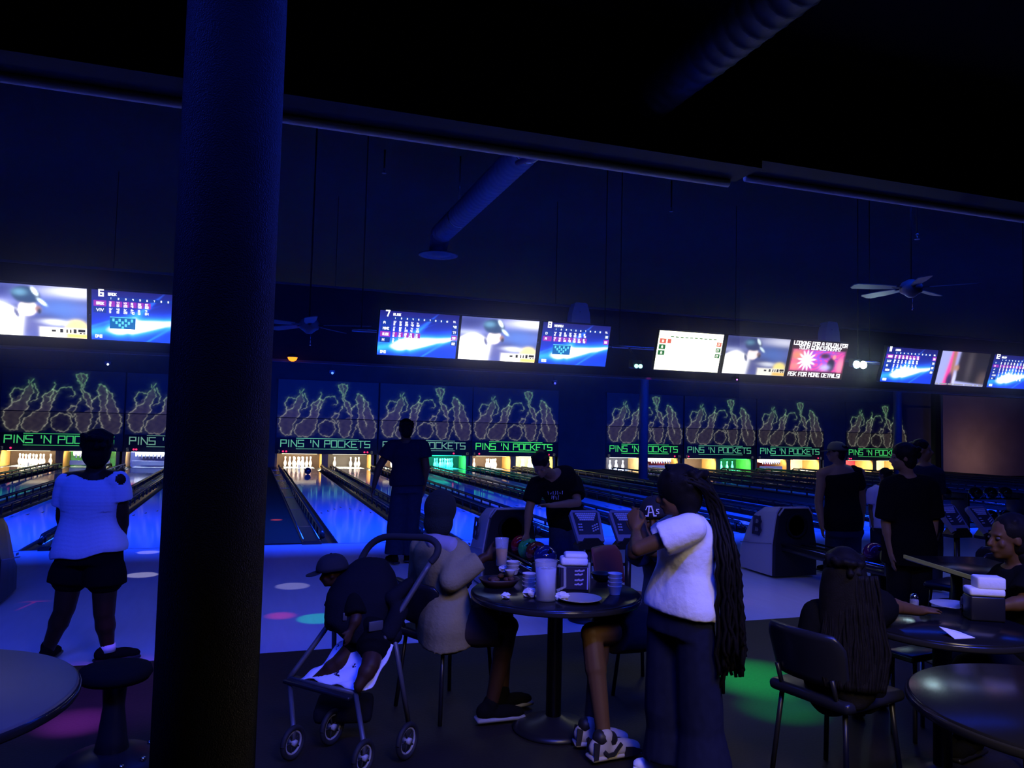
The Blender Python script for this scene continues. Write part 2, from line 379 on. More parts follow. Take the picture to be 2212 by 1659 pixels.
# cappings between the gutters
def capping_mb(w, z):
    b = MB(); prof = [(-w, -.13), (-w, z - .02), (-w + .03, z), (w - .03, z), (w, z - .02), (w, -.13)]
    b.prism(prof, lambda u, v, d: (u, d, v), FOUL - .02, MASK - .01); return b
caps = []
for n0, c in UNITS.items():
    caps += [(c - .06, .134, .055, 'dark capping over the ball return track between lanes %s and %s' % (WORD[n0], WORD[n0 + 1]))]
    caps += [(c - .06 - 1.795, .13, .05, 'dark glossy capping along the left gutter of lane %s' % WORD[n0])]
    if n0 in (11, 5, 17, 19): caps += [(c - .06 + 1.795, .13, .05, 'dark glossy capping along the right gutter of lane %s' % WORD[n0 + 1])]
for x, w, z, lb in caps:
    t = thing('lane_capping', lb, 'capping', (x, FOUL, 0), 'cappings between the lanes')
    b = capping_mb(w, z); b.v = [(a + x, y, q) for a, y, q in b.v]; obj('track_cover', b, CAPPING, t)
    b = MB()
    for yy in np.arange(FOUL + 1.5, PIN, 2.4): b.box((x, yy, z + .002), (w * 1.7, .02, .004))
    for sx in (-1, 1): b.tube([(x + sx * w * .82, FOUL + .1, z + .004), (x + sx * w * .82, PIN - .1, z + .004)], .007, 6)
    obj('edge_strip', b, STEEL, t)['kind'] = 'stuff'

# ------------------------------------------------------------------ masking units above the pins
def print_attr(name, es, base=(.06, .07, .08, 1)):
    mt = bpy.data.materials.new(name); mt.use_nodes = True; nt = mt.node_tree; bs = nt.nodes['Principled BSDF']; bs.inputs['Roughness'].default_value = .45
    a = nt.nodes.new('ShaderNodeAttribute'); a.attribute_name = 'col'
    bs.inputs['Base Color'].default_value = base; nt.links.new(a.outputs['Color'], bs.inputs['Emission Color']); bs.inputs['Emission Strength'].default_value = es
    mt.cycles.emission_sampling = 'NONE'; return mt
def seg_dist(U, Z, pts):
    d = np.full(U.shape, 1e9)
    for (x0, y0), (x1, y1) in zip(pts[:-1], pts[1:]):
        dx, dy = x1 - x0, y1 - y0; L = dx * dx + dy * dy + 1e-9
        t = np.clip(((U - x0) * dx + (Z - y0) * dy) / L, 0, 1); d = np.minimum(d, np.hypot(U - x0 - t * dx, Z - y0 - t * dy))
    return d
def smooth(pts, n=4, closed=False):
    P = np.array(pts, float); out = []
    m_ = len(P)
    for i in range(m_ - 1):
        p0, p1, p2, p3 = P[max(i - 1, 0)], P[i], P[i + 1], P[min(i + 2, m_ - 1)]
        for t in np.arange(n) / n: out.append(tuple(.5 * (2 * p1 + (p2 - p0) * t + (2 * p0 - 5 * p1 + 4 * p2 - p3) * t * t + (3 * p1 - p0 - 3 * p2 + p3) * t ** 3)))
    out.append(tuple(P[-1])); return out
ART = {  # outlines of the printed pins, ball and flames: (points, is_flame)
 'a': [(108, 352), (100, 400), (118, 450), (150, 474), (178, 468), (192, 430), (200, 390), (225, 350), (238, 320), (232, 295), (245, 265), (262, 235), (258, 195), (245, 175), (262, 150)],
 'a2': [(108, 352), (140, 315), (180, 285), (200, 255), (212, 220), (232, 190), (236, 150)], 'a3': [(150, 300), (136, 250), (150, 218), (185, 208), (210, 222)],
 'a4': [(262, 180), (285, 215), (290, 250), (275, 280), (252, 290)],
 'b': [(216, 470), (208, 430), (232, 392), (272, 360), (308, 330), (318, 290), (322, 250), (350, 225), (385, 212), (396, 240), (380, 272), (372, 312), (362, 350), (355, 400), (335, 450), (300, 480), (250, 480), (216, 470)],
 'b2': [(340, 250), (360, 262), (352, 290), (372, 240), (380, 190), (385, 165)], 'smoke': [(396, 220), (430, 196), (470, 190), (495, 215), (497, 245), (480, 250)],
 'ball': [(432 + 60 * math.cos(a), 420 + 58 * math.sin(a)) for a in np.linspace(0, 2 * PI, 15)],
 'c': [(512, 362), (518, 420), (530, 465), (556, 482), (586, 470), (600, 420), (607, 370), (600, 330), (576, 300), (562, 262), (545, 230), (536, 200), (530, 160), (512, 140), (508, 106), (566, 104), (562, 150), (548, 190), (560, 215), (586, 240), (600, 270), (607, 330)],
 'c2': [(462, 345), (490, 310), (512, 318), (500, 350), (520, 300), (540, 260)], 'c3': [(470, 350), (495, 380), (508, 362)], 'c4': [(535, 110), (540, 150), (545, 200)],
 'd': [(612, 480), (636, 420), (650, 370), (656, 310), (645, 250), (634, 200), (652, 162), (690, 200), (716, 222), (740, 290), (765, 340), (780, 385), (783, 440), (760, 486), (725, 492), (692, 470), (664, 420), (650, 370)],
 'd2': [(690, 200), (694, 260), (688, 310), (700, 352), (722, 400)], 'd3': [(600, 270), (625, 255), (648, 235)]}
def art_cols(U, Z, tint):
    c = np.zeros(U.shape + (3,)); X = U / .00507 + 440; Y = 352 - (Z - 1.806) / .00514
    wx = X + 3.5 * np.sin(Y * .13) + 2 * np.sin(Y * .31 + X * .05); wy = Y + 3 * np.sin(X * .12 + 1) + 2 * np.sin(X * .29)
    wob = .55 + .45 * np.sin(X * .11 + 1.7 * np.sin(Y * .07)) * np.sin(Y * .09 + X * .03)
    up_ = np.clip((330 - Y) / 170, 0, 1)[..., None]; lc = np.array((.26, .26, .19)) * (1 - up_) + np.array(tint) * up_; fill = np.zeros(U.shape)
    for k, pts in ART.items():
        P_ = smooth(pts, 3); d = seg_dist(wx, wy, P_); line = np.exp(-(d / 3.2) ** 2); soft = np.exp(-(d / 15) ** 1.5)
        c += (line * (.25 + .75 * wob))[..., None] * lc + (soft * .10 * wob)[..., None] * lc
        if k in 'a b c d ball':
            ins = np.zeros(U.shape, bool); xs = [q[0] for q in P_]; ys = [q[1] for q in P_]
            for i in range(len(P_)):
                x0, y0, x1, y1 = xs[i - 1], ys[i - 1], xs[i], ys[i]
                if abs(y1 - y0) > 1e-6: ins ^= ((y0 > wy) != (y1 > wy)) & (wx < (x1 - x0) * (wy - y0) / (y1 - y0) + x0)
            fill = np.maximum(fill, ins * (.25 if k == 'ball' else 1.0))
    c += (fill * (.018 + .045 * wob))[..., None] * lc * np.array((1.1, .85, .85)) + (fill * .012)[..., None] * np.array((1.2, .9, .9))
    return np.minimum(c, .6)
def color_grid(name, fn, u0, u1, v0, v1, nu, nv, place):
    us = np.linspace(u0, u1, nu); vs_ = np.linspace(v0, v1, nv); U, Z = np.meshgrid(us, vs_)
    c = fn(U, Z); me = bpy.data.meshes.new(name)
    pts = [tuple(place(a, d)) for d in vs_ for a in us]
    fs = [(j * nu + i, j * nu + i + 1, (j + 1) * nu + i + 1, (j + 1) * nu + i) for j in range(nv - 1) for i in range(nu - 1)]
    me.from_pydata(pts, [], fs); at = me.color_attributes.new('col', 'FLOAT_COLOR', 'POINT')
    at.data.foreach_set('color', np.concatenate([c.reshape(-1, 3), np.ones((c.size // 3, 1))], 1).ravel()); return me
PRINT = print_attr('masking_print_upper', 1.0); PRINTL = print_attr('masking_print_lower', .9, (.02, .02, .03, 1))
PANELB = mat('masking_board', (.012, .012, .018), .5)
tints = {'g': (.12, .30, .13), 'w': (.20, .26, .16)}
ART_UP = color_grid('art_up', lambda U, Z: art_cols(U, Z, tints['g']), -1.8, 1.8, 1.822, 3.2, 190, 74, lambda a, d: (a, -.012, d))
ART_LO = color_grid('art_lo', lambda U, Z: art_cols(U, Z, tints['w']) * np.clip((Z - 1.08) / .06, .03, 1)[..., None], -1.8, 1.8, 1.10, 1.798, 190, 40, lambda a, d: (a, -.012, d))
TXT = {3: (.05, .50, .14), 5: (.13, .30, .24), 7: (.11, .42, .30), 9: (.14, .36, .30), 11: (.06, .78, .16), 13: (.05, .58, .14), 15: (.08, .38, .22), 17: (.07, .42, .22), 19: (.05, .50, .12)}
DOTS = {3: (-1.45,), 5: (-1.5, -1.42), 7: (-1.55, -1.44, 1.36, 1.47), 9: (1.1,), 11: (-1.5, 1.42), 13: (1.42,), 15: (-1.6,), 17: (1.5,), 19: (-1.62, -1.52)}
for n0, c in UNITS.items():
    t = thing('masking_unit', 'dark masking board printed with flaming pins above lanes %s and %s' % (WORD[n0], WORD[n0 + 1]), 'masking unit', (c, MASK, .5), 'masking boards above the pin openings')
    b = MB(); b.rbox((c, MASK + .02, 2.52), (3.66, .05, 1.40), .008); pu = obj('upper_panel', b, WALLM, t)
    a = link('flame_print', ART_UP, [] if ART_UP.materials else PRINT, pu); a.location = (0, 0, -.5)
    b = MB(); b.rbox((c, MASK + .02, 1.16), (3.66, .05, 1.285), .008); pl = obj('lower_panel', b, PANELB, t)
    a = link('pin_print', ART_LO, [] if ART_LO.materials else PRINTL, pl); a.location = (0, 0, -.5)
    fn = lambda u, v, d, c=c: (c + u, MASK - .008 - d, v)
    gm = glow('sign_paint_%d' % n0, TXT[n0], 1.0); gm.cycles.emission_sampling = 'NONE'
    b = MB(); text(b, "PINS 'N POCKETS", -1.64, .775, .235, fn, w=3.24, bold=.14, asp=.8)
    ribbon(b, [(-1.1, 1.078), (1.12, 1.078)], .02, fn); ribbon(b, [(-1.1, .70), (1.12, .70)], .02, fn)
    obj('sign_lettering', b, gm, pl)['kind'] = 'stuff'
    b = MB(); nm = glow('lane_number_ink', (.055, .06, .075), 1); nm.cycles.emission_sampling = 'NONE'
    text(b, str(n0), -1.72, .555, .085, fn, bold=.2); text(b, str(n0 + 1), 1.60, .555, .085, fn, bold=.2); obj('lane_number', b, nm, pl)['kind'] = 'stuff'
    for dx in DOTS[n0]:
        b = MB(); b.lathe([(.034, 0), (.03, .02), (.0, .026)], (c + dx, MASK - .006, .60), 10, (0, -1, 0)); obj('indicator_light', b, glow('indicator_red', (1, .03, .14), 1.6), pl)

# ------------------------------------------------------------------ pin openings and pins
WOOD = mat('kickback_plywood', (.36, .20, .06), .5, noise=(5, .3, (6, 1, 1)))
PITB = {'black': mat('pit_curtain_black', (.02, .016, .015), .8), 'red': mat('pit_curtain_red', (.30, .012, .03), .7), 'brown': mat('pit_curtain_brown', (.035, .018, .010), .8, noise=(20, .4)),
        'gold': mat('pit_curtain_gold', (.55, .35, .18), .7, noise=(60, .6)), 'blue': mat('pit_curtain_blue', (.12, .16, .5), .5), 'green': mat('pit_machine_green', (.05, .35, .10), .5, noise=(12, .5))}  # green entry: light on lane four's pinsetter put into the back's colour
WARM, COOL, GRN, TEAL = (1, .86, .55), (.75, .82, 1), (.06, 1, .28), (.03, 1, .62)
PIT = {3: ('brown', WARM), 4: ('green', WARM), 5: ('blue', COOL), 6: ('brown', WARM), 7: ('brown', WARM), 8: ('black', WARM), 9: ('brown', WARM), 10: ('black', TEAL), 11: ('brown', WARM),
       12: ('gold', (.8, 1, .6)), 13: ('black', COOL), 14: ('red', WARM), 15: ('brown', WARM), 16: ('black', GRN), 17: ('red', WARM), 18: ('gold', WARM), 19: ('red', WARM), 20: ('gold', WARM)}
SWEEP = {4, 5, 14, 17}
for n0, c in UNITS.items():
    for k, x in enumerate(lanes_x(c)):
        n = n0 + k; cur, lc = PIT[n]; y0 = MASK + .08
        t = thing('pin_pit', 'lit pin opening with %s back at the end of lane %s' % ({'gold': 'speckled gold'}.get(cur, cur), WORD[n]), 'pin opening', (x, PIN + 1, -.1), 'lit pin openings under the masking boards')
        b = MB(); b.box((x, PIN + 1.02, .3), (1.56, .05, .8)); obj('back_curtain', b, PITB[cur], t)
        for sx in (-1, 1):
            b = MB(); b.box((x + sx * .845, (y0 + PIN + 1) / 2, .25), (.105, PIN + 1 - y0, .62)); b.box((x + sx * .80, y0 + .05, .25), (.03, .09, .60)); obj('kickback', b, WOOD, t)
        b = MB(); b.box((x, PIN + .62, .58), (1.7, 1.05, .03)); obj('opening_roof', b, BLACKM, t)
        b = MB(); b.tube([(x - .62, y0 + .05, .525), (x + .62, y0 + .05, .525)], .02, 8); obj('lamp_tube', b, glow('pit_tube_%s' % str(lc), lc, 4), t)
        area('pit_lamp', (x, y0 + .08, .51), (1.2, .1), 110, lc, (0, .9, -1), 170)
        if n in SWEEP:
            b = MB(); b.box((x, PIN - .06, .13), (1.2, .03, .15)); b.box((x, PIN + .3, .42), (1.0, .7, .12))
            for q in range(8): b.box((x - .42 + q * .12, PIN - .06, .36), (.04, .06, .14))
            obj('sweep_bar', b, mat('sweep_white', (.75, .75, .75), .5), t)
PIN_PROF = [(.0258, 0), (.033, .008), (.0435, .04), (.055, .085), (.0605, .1145), (.0575, .148), (.046, .184), (.0315, .222), (.0238, .254), (.0237, .272), (.028, .305), (.0322, .343), (.030, .362), (.0205, .376), (.006, .381), (0.0001, .381)]
PINW = mat('pin_white', (.86, .86, .82), .25, coat=.4); PINR = mat('pin_red_stripe', (.5, .01, .02), .3)
pm = MB(); pm.lathe(PIN_PROF, (0, 0, 0), 16); PINMESH = pm.mesh('bowling_pin'); PINMESH.materials.append(PINW)
nm_ = MB()
for z, r in ((.248, .0245), (.268, .0242)): nm_.lathe([(r + .0008, z - .006), (r + .0008, z + .006)], (0, 0, 0), 16)
NECK = nm_.mesh('neck_stripe'); NECK.materials.append(PINR)
SPOTS = [(0, 0), (-.1524, .264), (.1524, .264), (-.3048, .528), (0, .528), (.3048, .528), (-.4572, .792), (-.1524, .792), (.1524, .792), (.4572, .792)]
PNAME = ['foremost of the rack', 'left one of the second row', 'right one of the second row', 'left one of the third row', 'middle one of the third row', 'right one of the third row', 'back row left corner', 'back row second from the left', 'back row second from the right', 'back row right corner']
RACK = {3: range(10), 6: range(10), 7: range(10), 8: (6, 8, 9, 5), 9: (1, 2, 4, 7), 10: (0, 1, 2, 3, 4, 5, 7, 8, 9), 11: (0, 2, 4, 5, 6, 8, 9), 12: (0, 3, 4, 5, 7, 8, 9), 13: (1, 3, 4, 5), 14: (7,), 16: (3, 4, 9)}
for n, ids in RACK.items():
    n0 = n if n in UNITS else n - 1; x = lanes_x(UNITS[n0])[n - n0]
    full = len(ids) >= 9
    for i in ids:
        o = bpy.data.objects.new('bowling_pin', PINMESH); COL.objects.link(o); o.location = (x + SPOTS[i][0], PIN + SPOTS[i][1], .001)
        tag(o, 'white bowling pin, %s, at the end of lane %s' % (PNAME[i], WORD[n]), 'bowling pin', 'pins at the end of lane %s' % WORD[n])
        s = bpy.data.objects.new('neck_stripe', NECK); COL.objects.link(s); s.parent = o
# ------------------------------------------------------------------ hanging monitors
TILT = math.radians(17); MUP = V((0, -math.sin(TILT), math.cos(TILT))); MN = V((0, -math.cos(TILT), -math.sin(TILT)))
SW, SH, MY, MZ = .86, .478, 8.2, 2.395
sm_ = lambda d, w: 1 / (1 + np.exp(np.clip(d / w, -40, 40)))       # soft mask: inside where d < 0
def el(U, Z, cx, cy, rx, ry, w=.12, rot=0):
    c, s = math.cos(rot), math.sin(rot); a = (U - cx) * c + (Z - cy) * s * .556; b = -(U - cx) * s / .556 + (Z - cy) * c
    return sm_(np.hypot(a / rx, b / ry) - 1, w)
def mixc(c, col, m_): return c * (1 - m_[..., None]) + np.array(col) * m_[..., None]
def im_score(U, Z):
    c = np.zeros(U.shape + (3,)); c[..., 2] = .10 + .50 * (1 - Z) ** 1.2; c[..., 0] = .008; c[..., 1] = .008 + .03 * (1 - Z)
    def ray(p0, p1, w0, w1, amp, fade):
        dx, dy = p1[0] - p0[0], (p1[1] - p0[1]) * .556; L = math.hypot(dx, dy); dx, dy = dx / L, dy / L
        t = ((U - p0[0]) * dx + (Z - p0[1]) * .556 * dy) / L; d = -(U - p0[0]) * dy + (Z - p0[1]) * .556 * dx
        w = w0 + (w1 - w0) * np.clip(t, 0, 1); return amp * np.exp(-(d / w) ** 2) * np.clip(np.where(t < 0, 1 + t * 4, 1 - t * fade), 0, 1)
    g = ray((-.05, .14), (.45, .3), .05, .075, .9, .15) + ray((.3, .25), (1.0, .46), .085, .02, 1.3, .45) + ray((.3, .26), (.72, .98), .06, .006, .8, .75) + ray((.0, .26), (.5, .62), .012, .008, .3, .6) + ray((.56, 0), (.8, .3), .008, .02, .5, .5) + ray((.4, .27), (.6, .32), .1, .1, .8, .6)
    c[..., 0] += .02 * g + np.clip(g - .9, 0, 2) * 1.0; c[..., 1] += .30 * g ** 1.4 + np.clip(g - 1.1, 0, 2) * .6; c[..., 2] += .95 * g
    return np.clip(c, 0, 1.6)
def im_game(U, Z, warm=1.0, cap=False):
    n = .5 + .25 * np.sin(U * 7 + 3 * np.sin(Z * 5)) + .25 * np.sin(Z * 17 + 2 * np.sin(U * 4 + 1))
    c = np.zeros(U.shape + (3,)); c[:] = (.06, .075, .30); c = mixc(c, (.17, .20, .60), n * .8)
    c = mixc(c, (1.0, 1.0, 1.2), el(U, Z, .90, .90, .26, .10, .35)); c = mixc(c, (.10, .22, .70), el(U, Z, .74, .5, .2, .22, .4))
    c = mixc(c, (.55, .6, .95), el(U, Z, .08, .64, .14, .05, .4)); c = mixc(c, (.04, .05, .22), el(U, Z, .08, .88, .14, .10, .5)); c = mixc(c, (.05, .06, .24), el(U, Z, .58, .35, .16, .10, .5)); c = mixc(c, (1.2, 1.25, 1.4), el(U, Z, .68, .29, .13, .055, .25)); c = mixc(c, (.12, .13, .4), el(U, Z, .45, .22, .2, .1, .4))
    body = sm_(np.maximum(Z - (.62 - .9 * np.abs(U - .17) ** 1.6 * 2.2), (U - .40 + (.5 - Z) * .06)), .015); c = mixc(c, (1.5, 1.5, 1.55), body)
    c = mixc(c, (1.35, 1.2, 1.2), el(U, Z, .435, .55, .085, .15, .06, -.25)); c = mixc(c, (.35, .18, .18), el(U, Z, .53, .54, .03, .06, .2)); c = mixc(c, (.03, .04, .09), el(U, Z, .545, .50, .018, .05, .2))
    c = mixc(c, (.10, .11, .28), el(U, Z, .33, .44, .022, .10, .15, .4))
    hel = el(U, Z, .42, .80, .135, .17, .05, -.12); c = mixc(c, (.025, .06, .16) if not cap else (.03, .05, .20), hel)
    c = mixc(c, (.14, .32, .50), el(U, Z, .36, .85, .06, .06, .3)); c = mixc(c, (1.1, 1.3, 1.4), el(U, Z, .50, .88, .02, .09, .15, .6)); c = mixc(c, (.95, 1.2, 1.35), el(U, Z, .57, .68, .055, .03, .15, -.7))
    c = mixc(c, (1.35, 1.1, .35), el(U, Z, .90, .22, .1, .14, .12)); c = mixc(c, (1.3, 1.25, 1.1), sm_(np.maximum(.55 - U, Z - .19), .008)); c = mixc(c, (1.3, .75, .15), sm_(np.maximum(.80 - U, np.abs(Z - .045) - .045), .01))
    return c * warm
def im_yellow(U, Z): c = np.zeros(U.shape + (3,)); c[:] = (1.15, 1.2, .80); return mixc(c, (1.25, 1.3, 1.1), el(U, Z, .55, .4, .4, .4, .5))
def im_party(U, Z):
    c = np.zeros(U.shape + (3,)); c[:] = (.03, .012, .02); box_ = sm_(np.maximum(np.abs(U - .5) - .47, np.abs(Z - .47) - .29), .008)
    p = np.zeros_like(c); n = np.sin(U * 31 + 4 * np.sin(Z * 13)) * np.sin(Z * 23 + 3 * np.sin(U * 17)); p[:] = (.45, .06, .28)
    p = mixc(p, (.30, .08, .85), el(U, Z, .55, .6, .2, .25, .4)); p = mixc(p, (.9, .05, .35), np.clip(n, 0, 1)); p = mixc(p, (.9, .35, .1), el(U, Z, .12, .6, .1, .12, .4) * .8); p = mixc(p, (1.1, .25, .25), el(U, Z, .1, .3, .09, .1, .3))
    a = np.arctan2((Z - .47) * .556, U - .3); r = np.hypot(U - .3, (Z - .47) * .556); p = mixc(p, (1.5, 1.4, 1.5), sm_(r - (.105 + .045 * np.sin(a * 13)), .012))
    p = mixc(p, (.01, .015, .05), el(U, Z, .75, .38, .07, .2, .1)); p = mixc(p, (.8, .3, .3), el(U, Z, .79, .6, .03, .06, .15)); p = mixc(p, (1.1, .25, .4), el(U, Z, .92, .36, .06, .2, .2)); p = mixc(p, (.02, .02, .05), el(U, Z, .62, .62, .09, .07, .2)); p = mixc(p, (.55, .5, 1.0), el(U, Z, .65, .3, .08, .07, .3))
    return c * (1 - box_[..., None]) + p * box_[..., None]
def im_skate(U, Z):
    c = np.zeros(U.shape + (3,)); c[:] = (.34, .36, .72); c = mixc(c, (.015, .014, .02), sm_(.36 + .02 * Z - U, .01)); c = mixc(c, (.07, .06, .07), el(U, Z, .62, .6, .05, .4, .5)); c = mixc(c, (.10, .07, .07), el(U, Z, .95, .2, .1, .2, .3))
    c = mixc(c, (.9, .05, .35), sm_(np.abs(U - .19 - .07 * Z) - .05, .012)); c = mixc(c, (.35, .16, .10), sm_(np.abs(U - .27 - .03 * (1 - Z)) - .035, .01)); c = mixc(c, (.4, .22, .14), el(U, Z, .36, .52, .05, .09, .15)); c = mixc(c, (.03, .02, .10), el(U, Z, .26, .15, .06, .22, .15))
    c = mixc(c, (.40, .42, .8), sm_(np.maximum(Z - .13 + .12 * (U - .36), .36 - U), .01)); c = mixc(c, (.6, .6, .9), el(U, Z, .36, .2, .03, .2, .2)); return c
SCR = glow_attr('monitor_picture', 1.5); INK = {}
def inkm(k, col, s): return glow('screen_ink_' + k, col, s)
CASE = mat('monitor_casing', (.012, .012, .014), .35)
def monitor(x, label, fn, deco=None, bright=1.0, w=SW):
    base = V((x, MY, MZ)); pl = lambda u, v, d=0: base + V((1, 0, 0)) * (u - w / 2) + MUP * v + MN * d
    t = thing('monitor', label, 'monitor', base + MUP * SH / 2 - MN * .03, 'monitors hung over the foul line')
    rot = Matrix((V((1, 0, 0)), -MN, MUP)).transposed()
    b = MB(); b.rbox(base + MUP * SH / 2 - MN * .03, (w + .024, .05, SH + .024), .008, rot); b.rbox(base + MUP * SH / 2 - MN * .075, (w * .6, .05, SH * .6), .01, rot); obj('casing', b, CASE, t)
    b = MB(); h = base + MUP * SH * .8 - MN * .08
    for dx in (-.22, .22): b.tube([h + V((dx, 0, 0)), h + V((dx, .10, .0)), (h.x + dx, MY + .17, MZ + .27)], .012, 6)
    obj('bracket', b, BLACK, t)['kind'] = 'stuff'
    off = wpos(t); me = color_grid('screen', lambda U, Z: fn(U / w, Z / SH) * bright, 0, w, 0, SH, 78, 46, lambda a, d: pl(a, d, .001) - off); link('screen', me, SCR, t)
    if deco: deco(t, lambda u, v, d: pl(u * w, v * SH, .002 + d))
    return t
def cells(b, fn, u0, v0, u1, v1, th=.0012): b.prism([(u0, v0), (u1, v0), (u1, v1), (u0, v1)], fn, 0, th)
def score_deco(num, rows, hot, ncol, diag, name):
    def f(t, fn):
        b = MB(); b.box((0, 0, -50), (.0001,) * 3); b = MB(); rh = .13 if len(rows) <= 4 else .095
        cells(b, fn, .16, .815, .88, .875)
        for i, r in enumerate(rows):
            y = .80 - rh * (i + 1)
            if i != hot: cells(b, fn, .02, y + .008, .145, y + rh - .006); cells(b, fn, .92, y + .008, .995, y + rh - .006)
        obj('score_cells', b, inkm('cell', (.01, .05, .42), 1), t)['kind'] = 'stuff'
        b = MB(); y = .80 - rh * (hot + 1); cells(b, fn, .02, y + .008, .145, y + rh - .006)
        for k in range(ncol): cells(b, fn, .17 + k * .072, y + .01, .232 + k * .072, y + rh - .008)
        cells(b, fn, .92, y + .008, .995, y + rh - .006); obj('highlight_row', b, inkm('hot', (.42, .04, .60), 1), t)['kind'] = 'stuff'
        f2 = lambda u, v, d: fn(u, v * 1.8, d + .0015)
        b = MB(); text(b, num, .075 if len(num) < 2 else .045, .885 / 1.8, .065, f2, bold=.24, asp=.6)
        text(b, name, .165, .905 / 1.8, .026, f2, bold=.26, gap=.3)
        for k in range(10): text(b, str(k + 1), .19 + k * .072, .83 / 1.8, .017, f2, bold=.26)
        text(b, 'TTL', .925, .83 / 1.8, .02, f2, bold=.22, asp=.5)
        R = random.Random(ord(num[-1]) * 7 + len(rows))
        for i, r in enumerate(rows):
            y = .80 - rh * (i + 1); hh = .026 if rh > .1 else .019
            text(b, r, .05, (y + rh * .32) / 1.8, hh, f2, bold=.26, w=min(.075, .028 * len(r)))
            for k in range(ncol):
                text(b, '%d%s' % (R.randint(1, 9), R.choice('-/127')), .177 + k * .072, (y + rh * .56) / 1.8, hh * .72, f2, bold=.26)
                text(b, str(R.randint(7, 9) + k * 11), .177 + k * .072, (y + rh * .12) / 1.8, hh * .85, f2, bold=.26)
            text(b, str(R.randint(20, 98)), .935, (y + rh * .3) / 1.8, hh, f2, bold=.26)
        text(b, '0:%02d' % R.randint(10, 59), .04, .045 / 1.8, .03, f2, bold=.24, asp=.5)
        obj('score_lettering', b, inkm('white', (.92, .95, 1), 1.5), t)['kind'] = 'stuff'
        if diag:
            b = MB(); cells(b, fn, .18, .24, .44, .47); dg = obj('pin_diagram', b, inkm('diag', (.005, .16, .55), 1), t)
            b = MB()
            for r_, cnt in enumerate((4, 3, 2, 1)):
                for k in range(cnt): u = .31 + (k - (cnt - 1) / 2) * .062; v = .41 - r_ * .05; cells(b, lambda a, c_, d: fn(a, c_, d + .0015), u - .011, v - .025, u + .011, v + .035)
            cells(b, lambda a, c_, d: fn(a, c_, d + .0015), .18, .465, .44, .48); obj('pin_mark', b, inkm('cyan', (.15, .75, 1), 1.2), dg)
    return f
def bar_deco(t, fn):
    b = MB()
    for u0, v0, u1, v1 in ((.74, .10, .77, .17), (.80, .10, .815, .17), (.835, .10, .85, .17), (.87, .10, .90, .18), (.915, .125, .985, .18), (.93, .09, .95, .115), (.66, .11, .70, .15), (.965, .09, .985, .11)): cells(b, fn, u0, v0, u1, v1)
    obj('score_bar', b, inkm('dark', (.02, .02, .03), 1), t)['kind'] = 'stuff'
def yellow_deco(t, fn):
    b = MB()
    for k in range(10): cells(b, fn, .18 + k * .074, .845, .228 + k * .074, .87)
    for i in (1, 2): y = .68 - i * .15; cells(b, fn, .02, y, .12, y + .12); cells(b, fn, .91, y, .985, y + .11)
    obj('score_cells', b, inkm('green', (.02, .18, .06), 1), t)['kind'] = 'stuff'
    b = MB(); cells(b, fn, .02, .68, .12, .80); cells(b, fn, .14, .69, .195, .80); cells(b, fn, .91, .68, .985, .79); obj('highlight_row', b, inkm('salmon', (.85, .16, .12), 1), t)['kind'] = 'stuff'
    f2 = lambda u, v, d: fn(u, v * 1.8, d + .0015); b = MB()
    for i in range(3): text(b, str('BAA'[i]), .06, (.71 - i * .15) / 1.8, .03, f2, bold=.25); text(b, '17', .925, (.705 - i * .15) / 1.8, .03, f2, bold=.25)
    obj('score_lettering', b, inkm('cream', (1, 1, .85), 1.3), t)['kind'] = 'stuff'
def ad_deco(t, fn):
    b = MB(); f2 = lambda u, v, d: fn(u, v * 1.8, d)
    text(b, 'LOOKING FOR A SALON FOR', .02, .885 / 1.8, .052, f2, w=.97, bold=.2, asp=.8); text(b, 'YOUR QUINCEANERA?', .12, .775 / 1.8, .05, f2, w=.77, bold=.2, asp=.8); text(b, 'ASK FOR MORE DETAILS!', .02, .035 / 1.8, .055, f2, w=.95, bold=.2, asp=.8)
    obj('ad_lettering', b, inkm('white', (.92, .95, 1), 1.5), t)['kind'] = 'stuff'
def ticker_deco(t, fn):
    b = MB()
    for u0, u1 in ((-.0, .06), (.09, .24), (.26, .36), (.38, .58), (.61, .78), (.81, .87), (.90, .99)): cells(b, fn, u0, .012, u1, .05)
    obj('ticker', b, inkm('grey', (.45, .45, .5), 1), t)['kind'] = 'stuff'
monitor(-1.93, 'bright monitor with a ball player in helmet, left of the score sheet six', im_game, bar_deco, 1.15)
monitor(-1.03, 'monitor with blue score sheet headed six, beside the pillar', im_score, score_deco('6', ['BROK', 'VIV'], 0, 6, True, 'BROK'), 1.7)
monitor(1.68, 'monitor with blue score sheet headed seven', im_score, score_deco('7', ['A', 'MIKE', 'ELISE', 'M'], 2, 5, False, 'ELISE'), 1.7)
monitor(2.59, 'bright monitor with a ball player in helmet between score sheets seven and eight', im_game, bar_deco, 1.1, .90)
monitor(3.51, 'monitor with blue score sheet headed eight', im_score, score_deco('8', ['D', 'R'], 1, 7, True, 'NEVAEH'), 1.55, .84)
monitor(5.02, 'monitor with a blank cream yellow score sheet', im_yellow, yellow_deco, 1.6, .89)
monitor(5.99, 'dimmer monitor with a ball player, right of the yellow sheet', lambda U, Z: im_game(U, Z, .62, True), bar_deco, 1.0, .92)
monitor(6.93, 'monitor with a black party advertisement in white capitals', im_party, ad_deco, 1.0, .87)
monitor(8.45, 'monitor with blue score sheet headed eleven', im_score, score_deco('11', ['LOUIS', 'LILY', 'G', 'MOM'], 0, 7, False, 'LOUIS'), 1.25, .88)
monitor(9.41, 'monitor showing a pale picture with a pink figure', im_skate, ticker_deco, 1.0, .88)
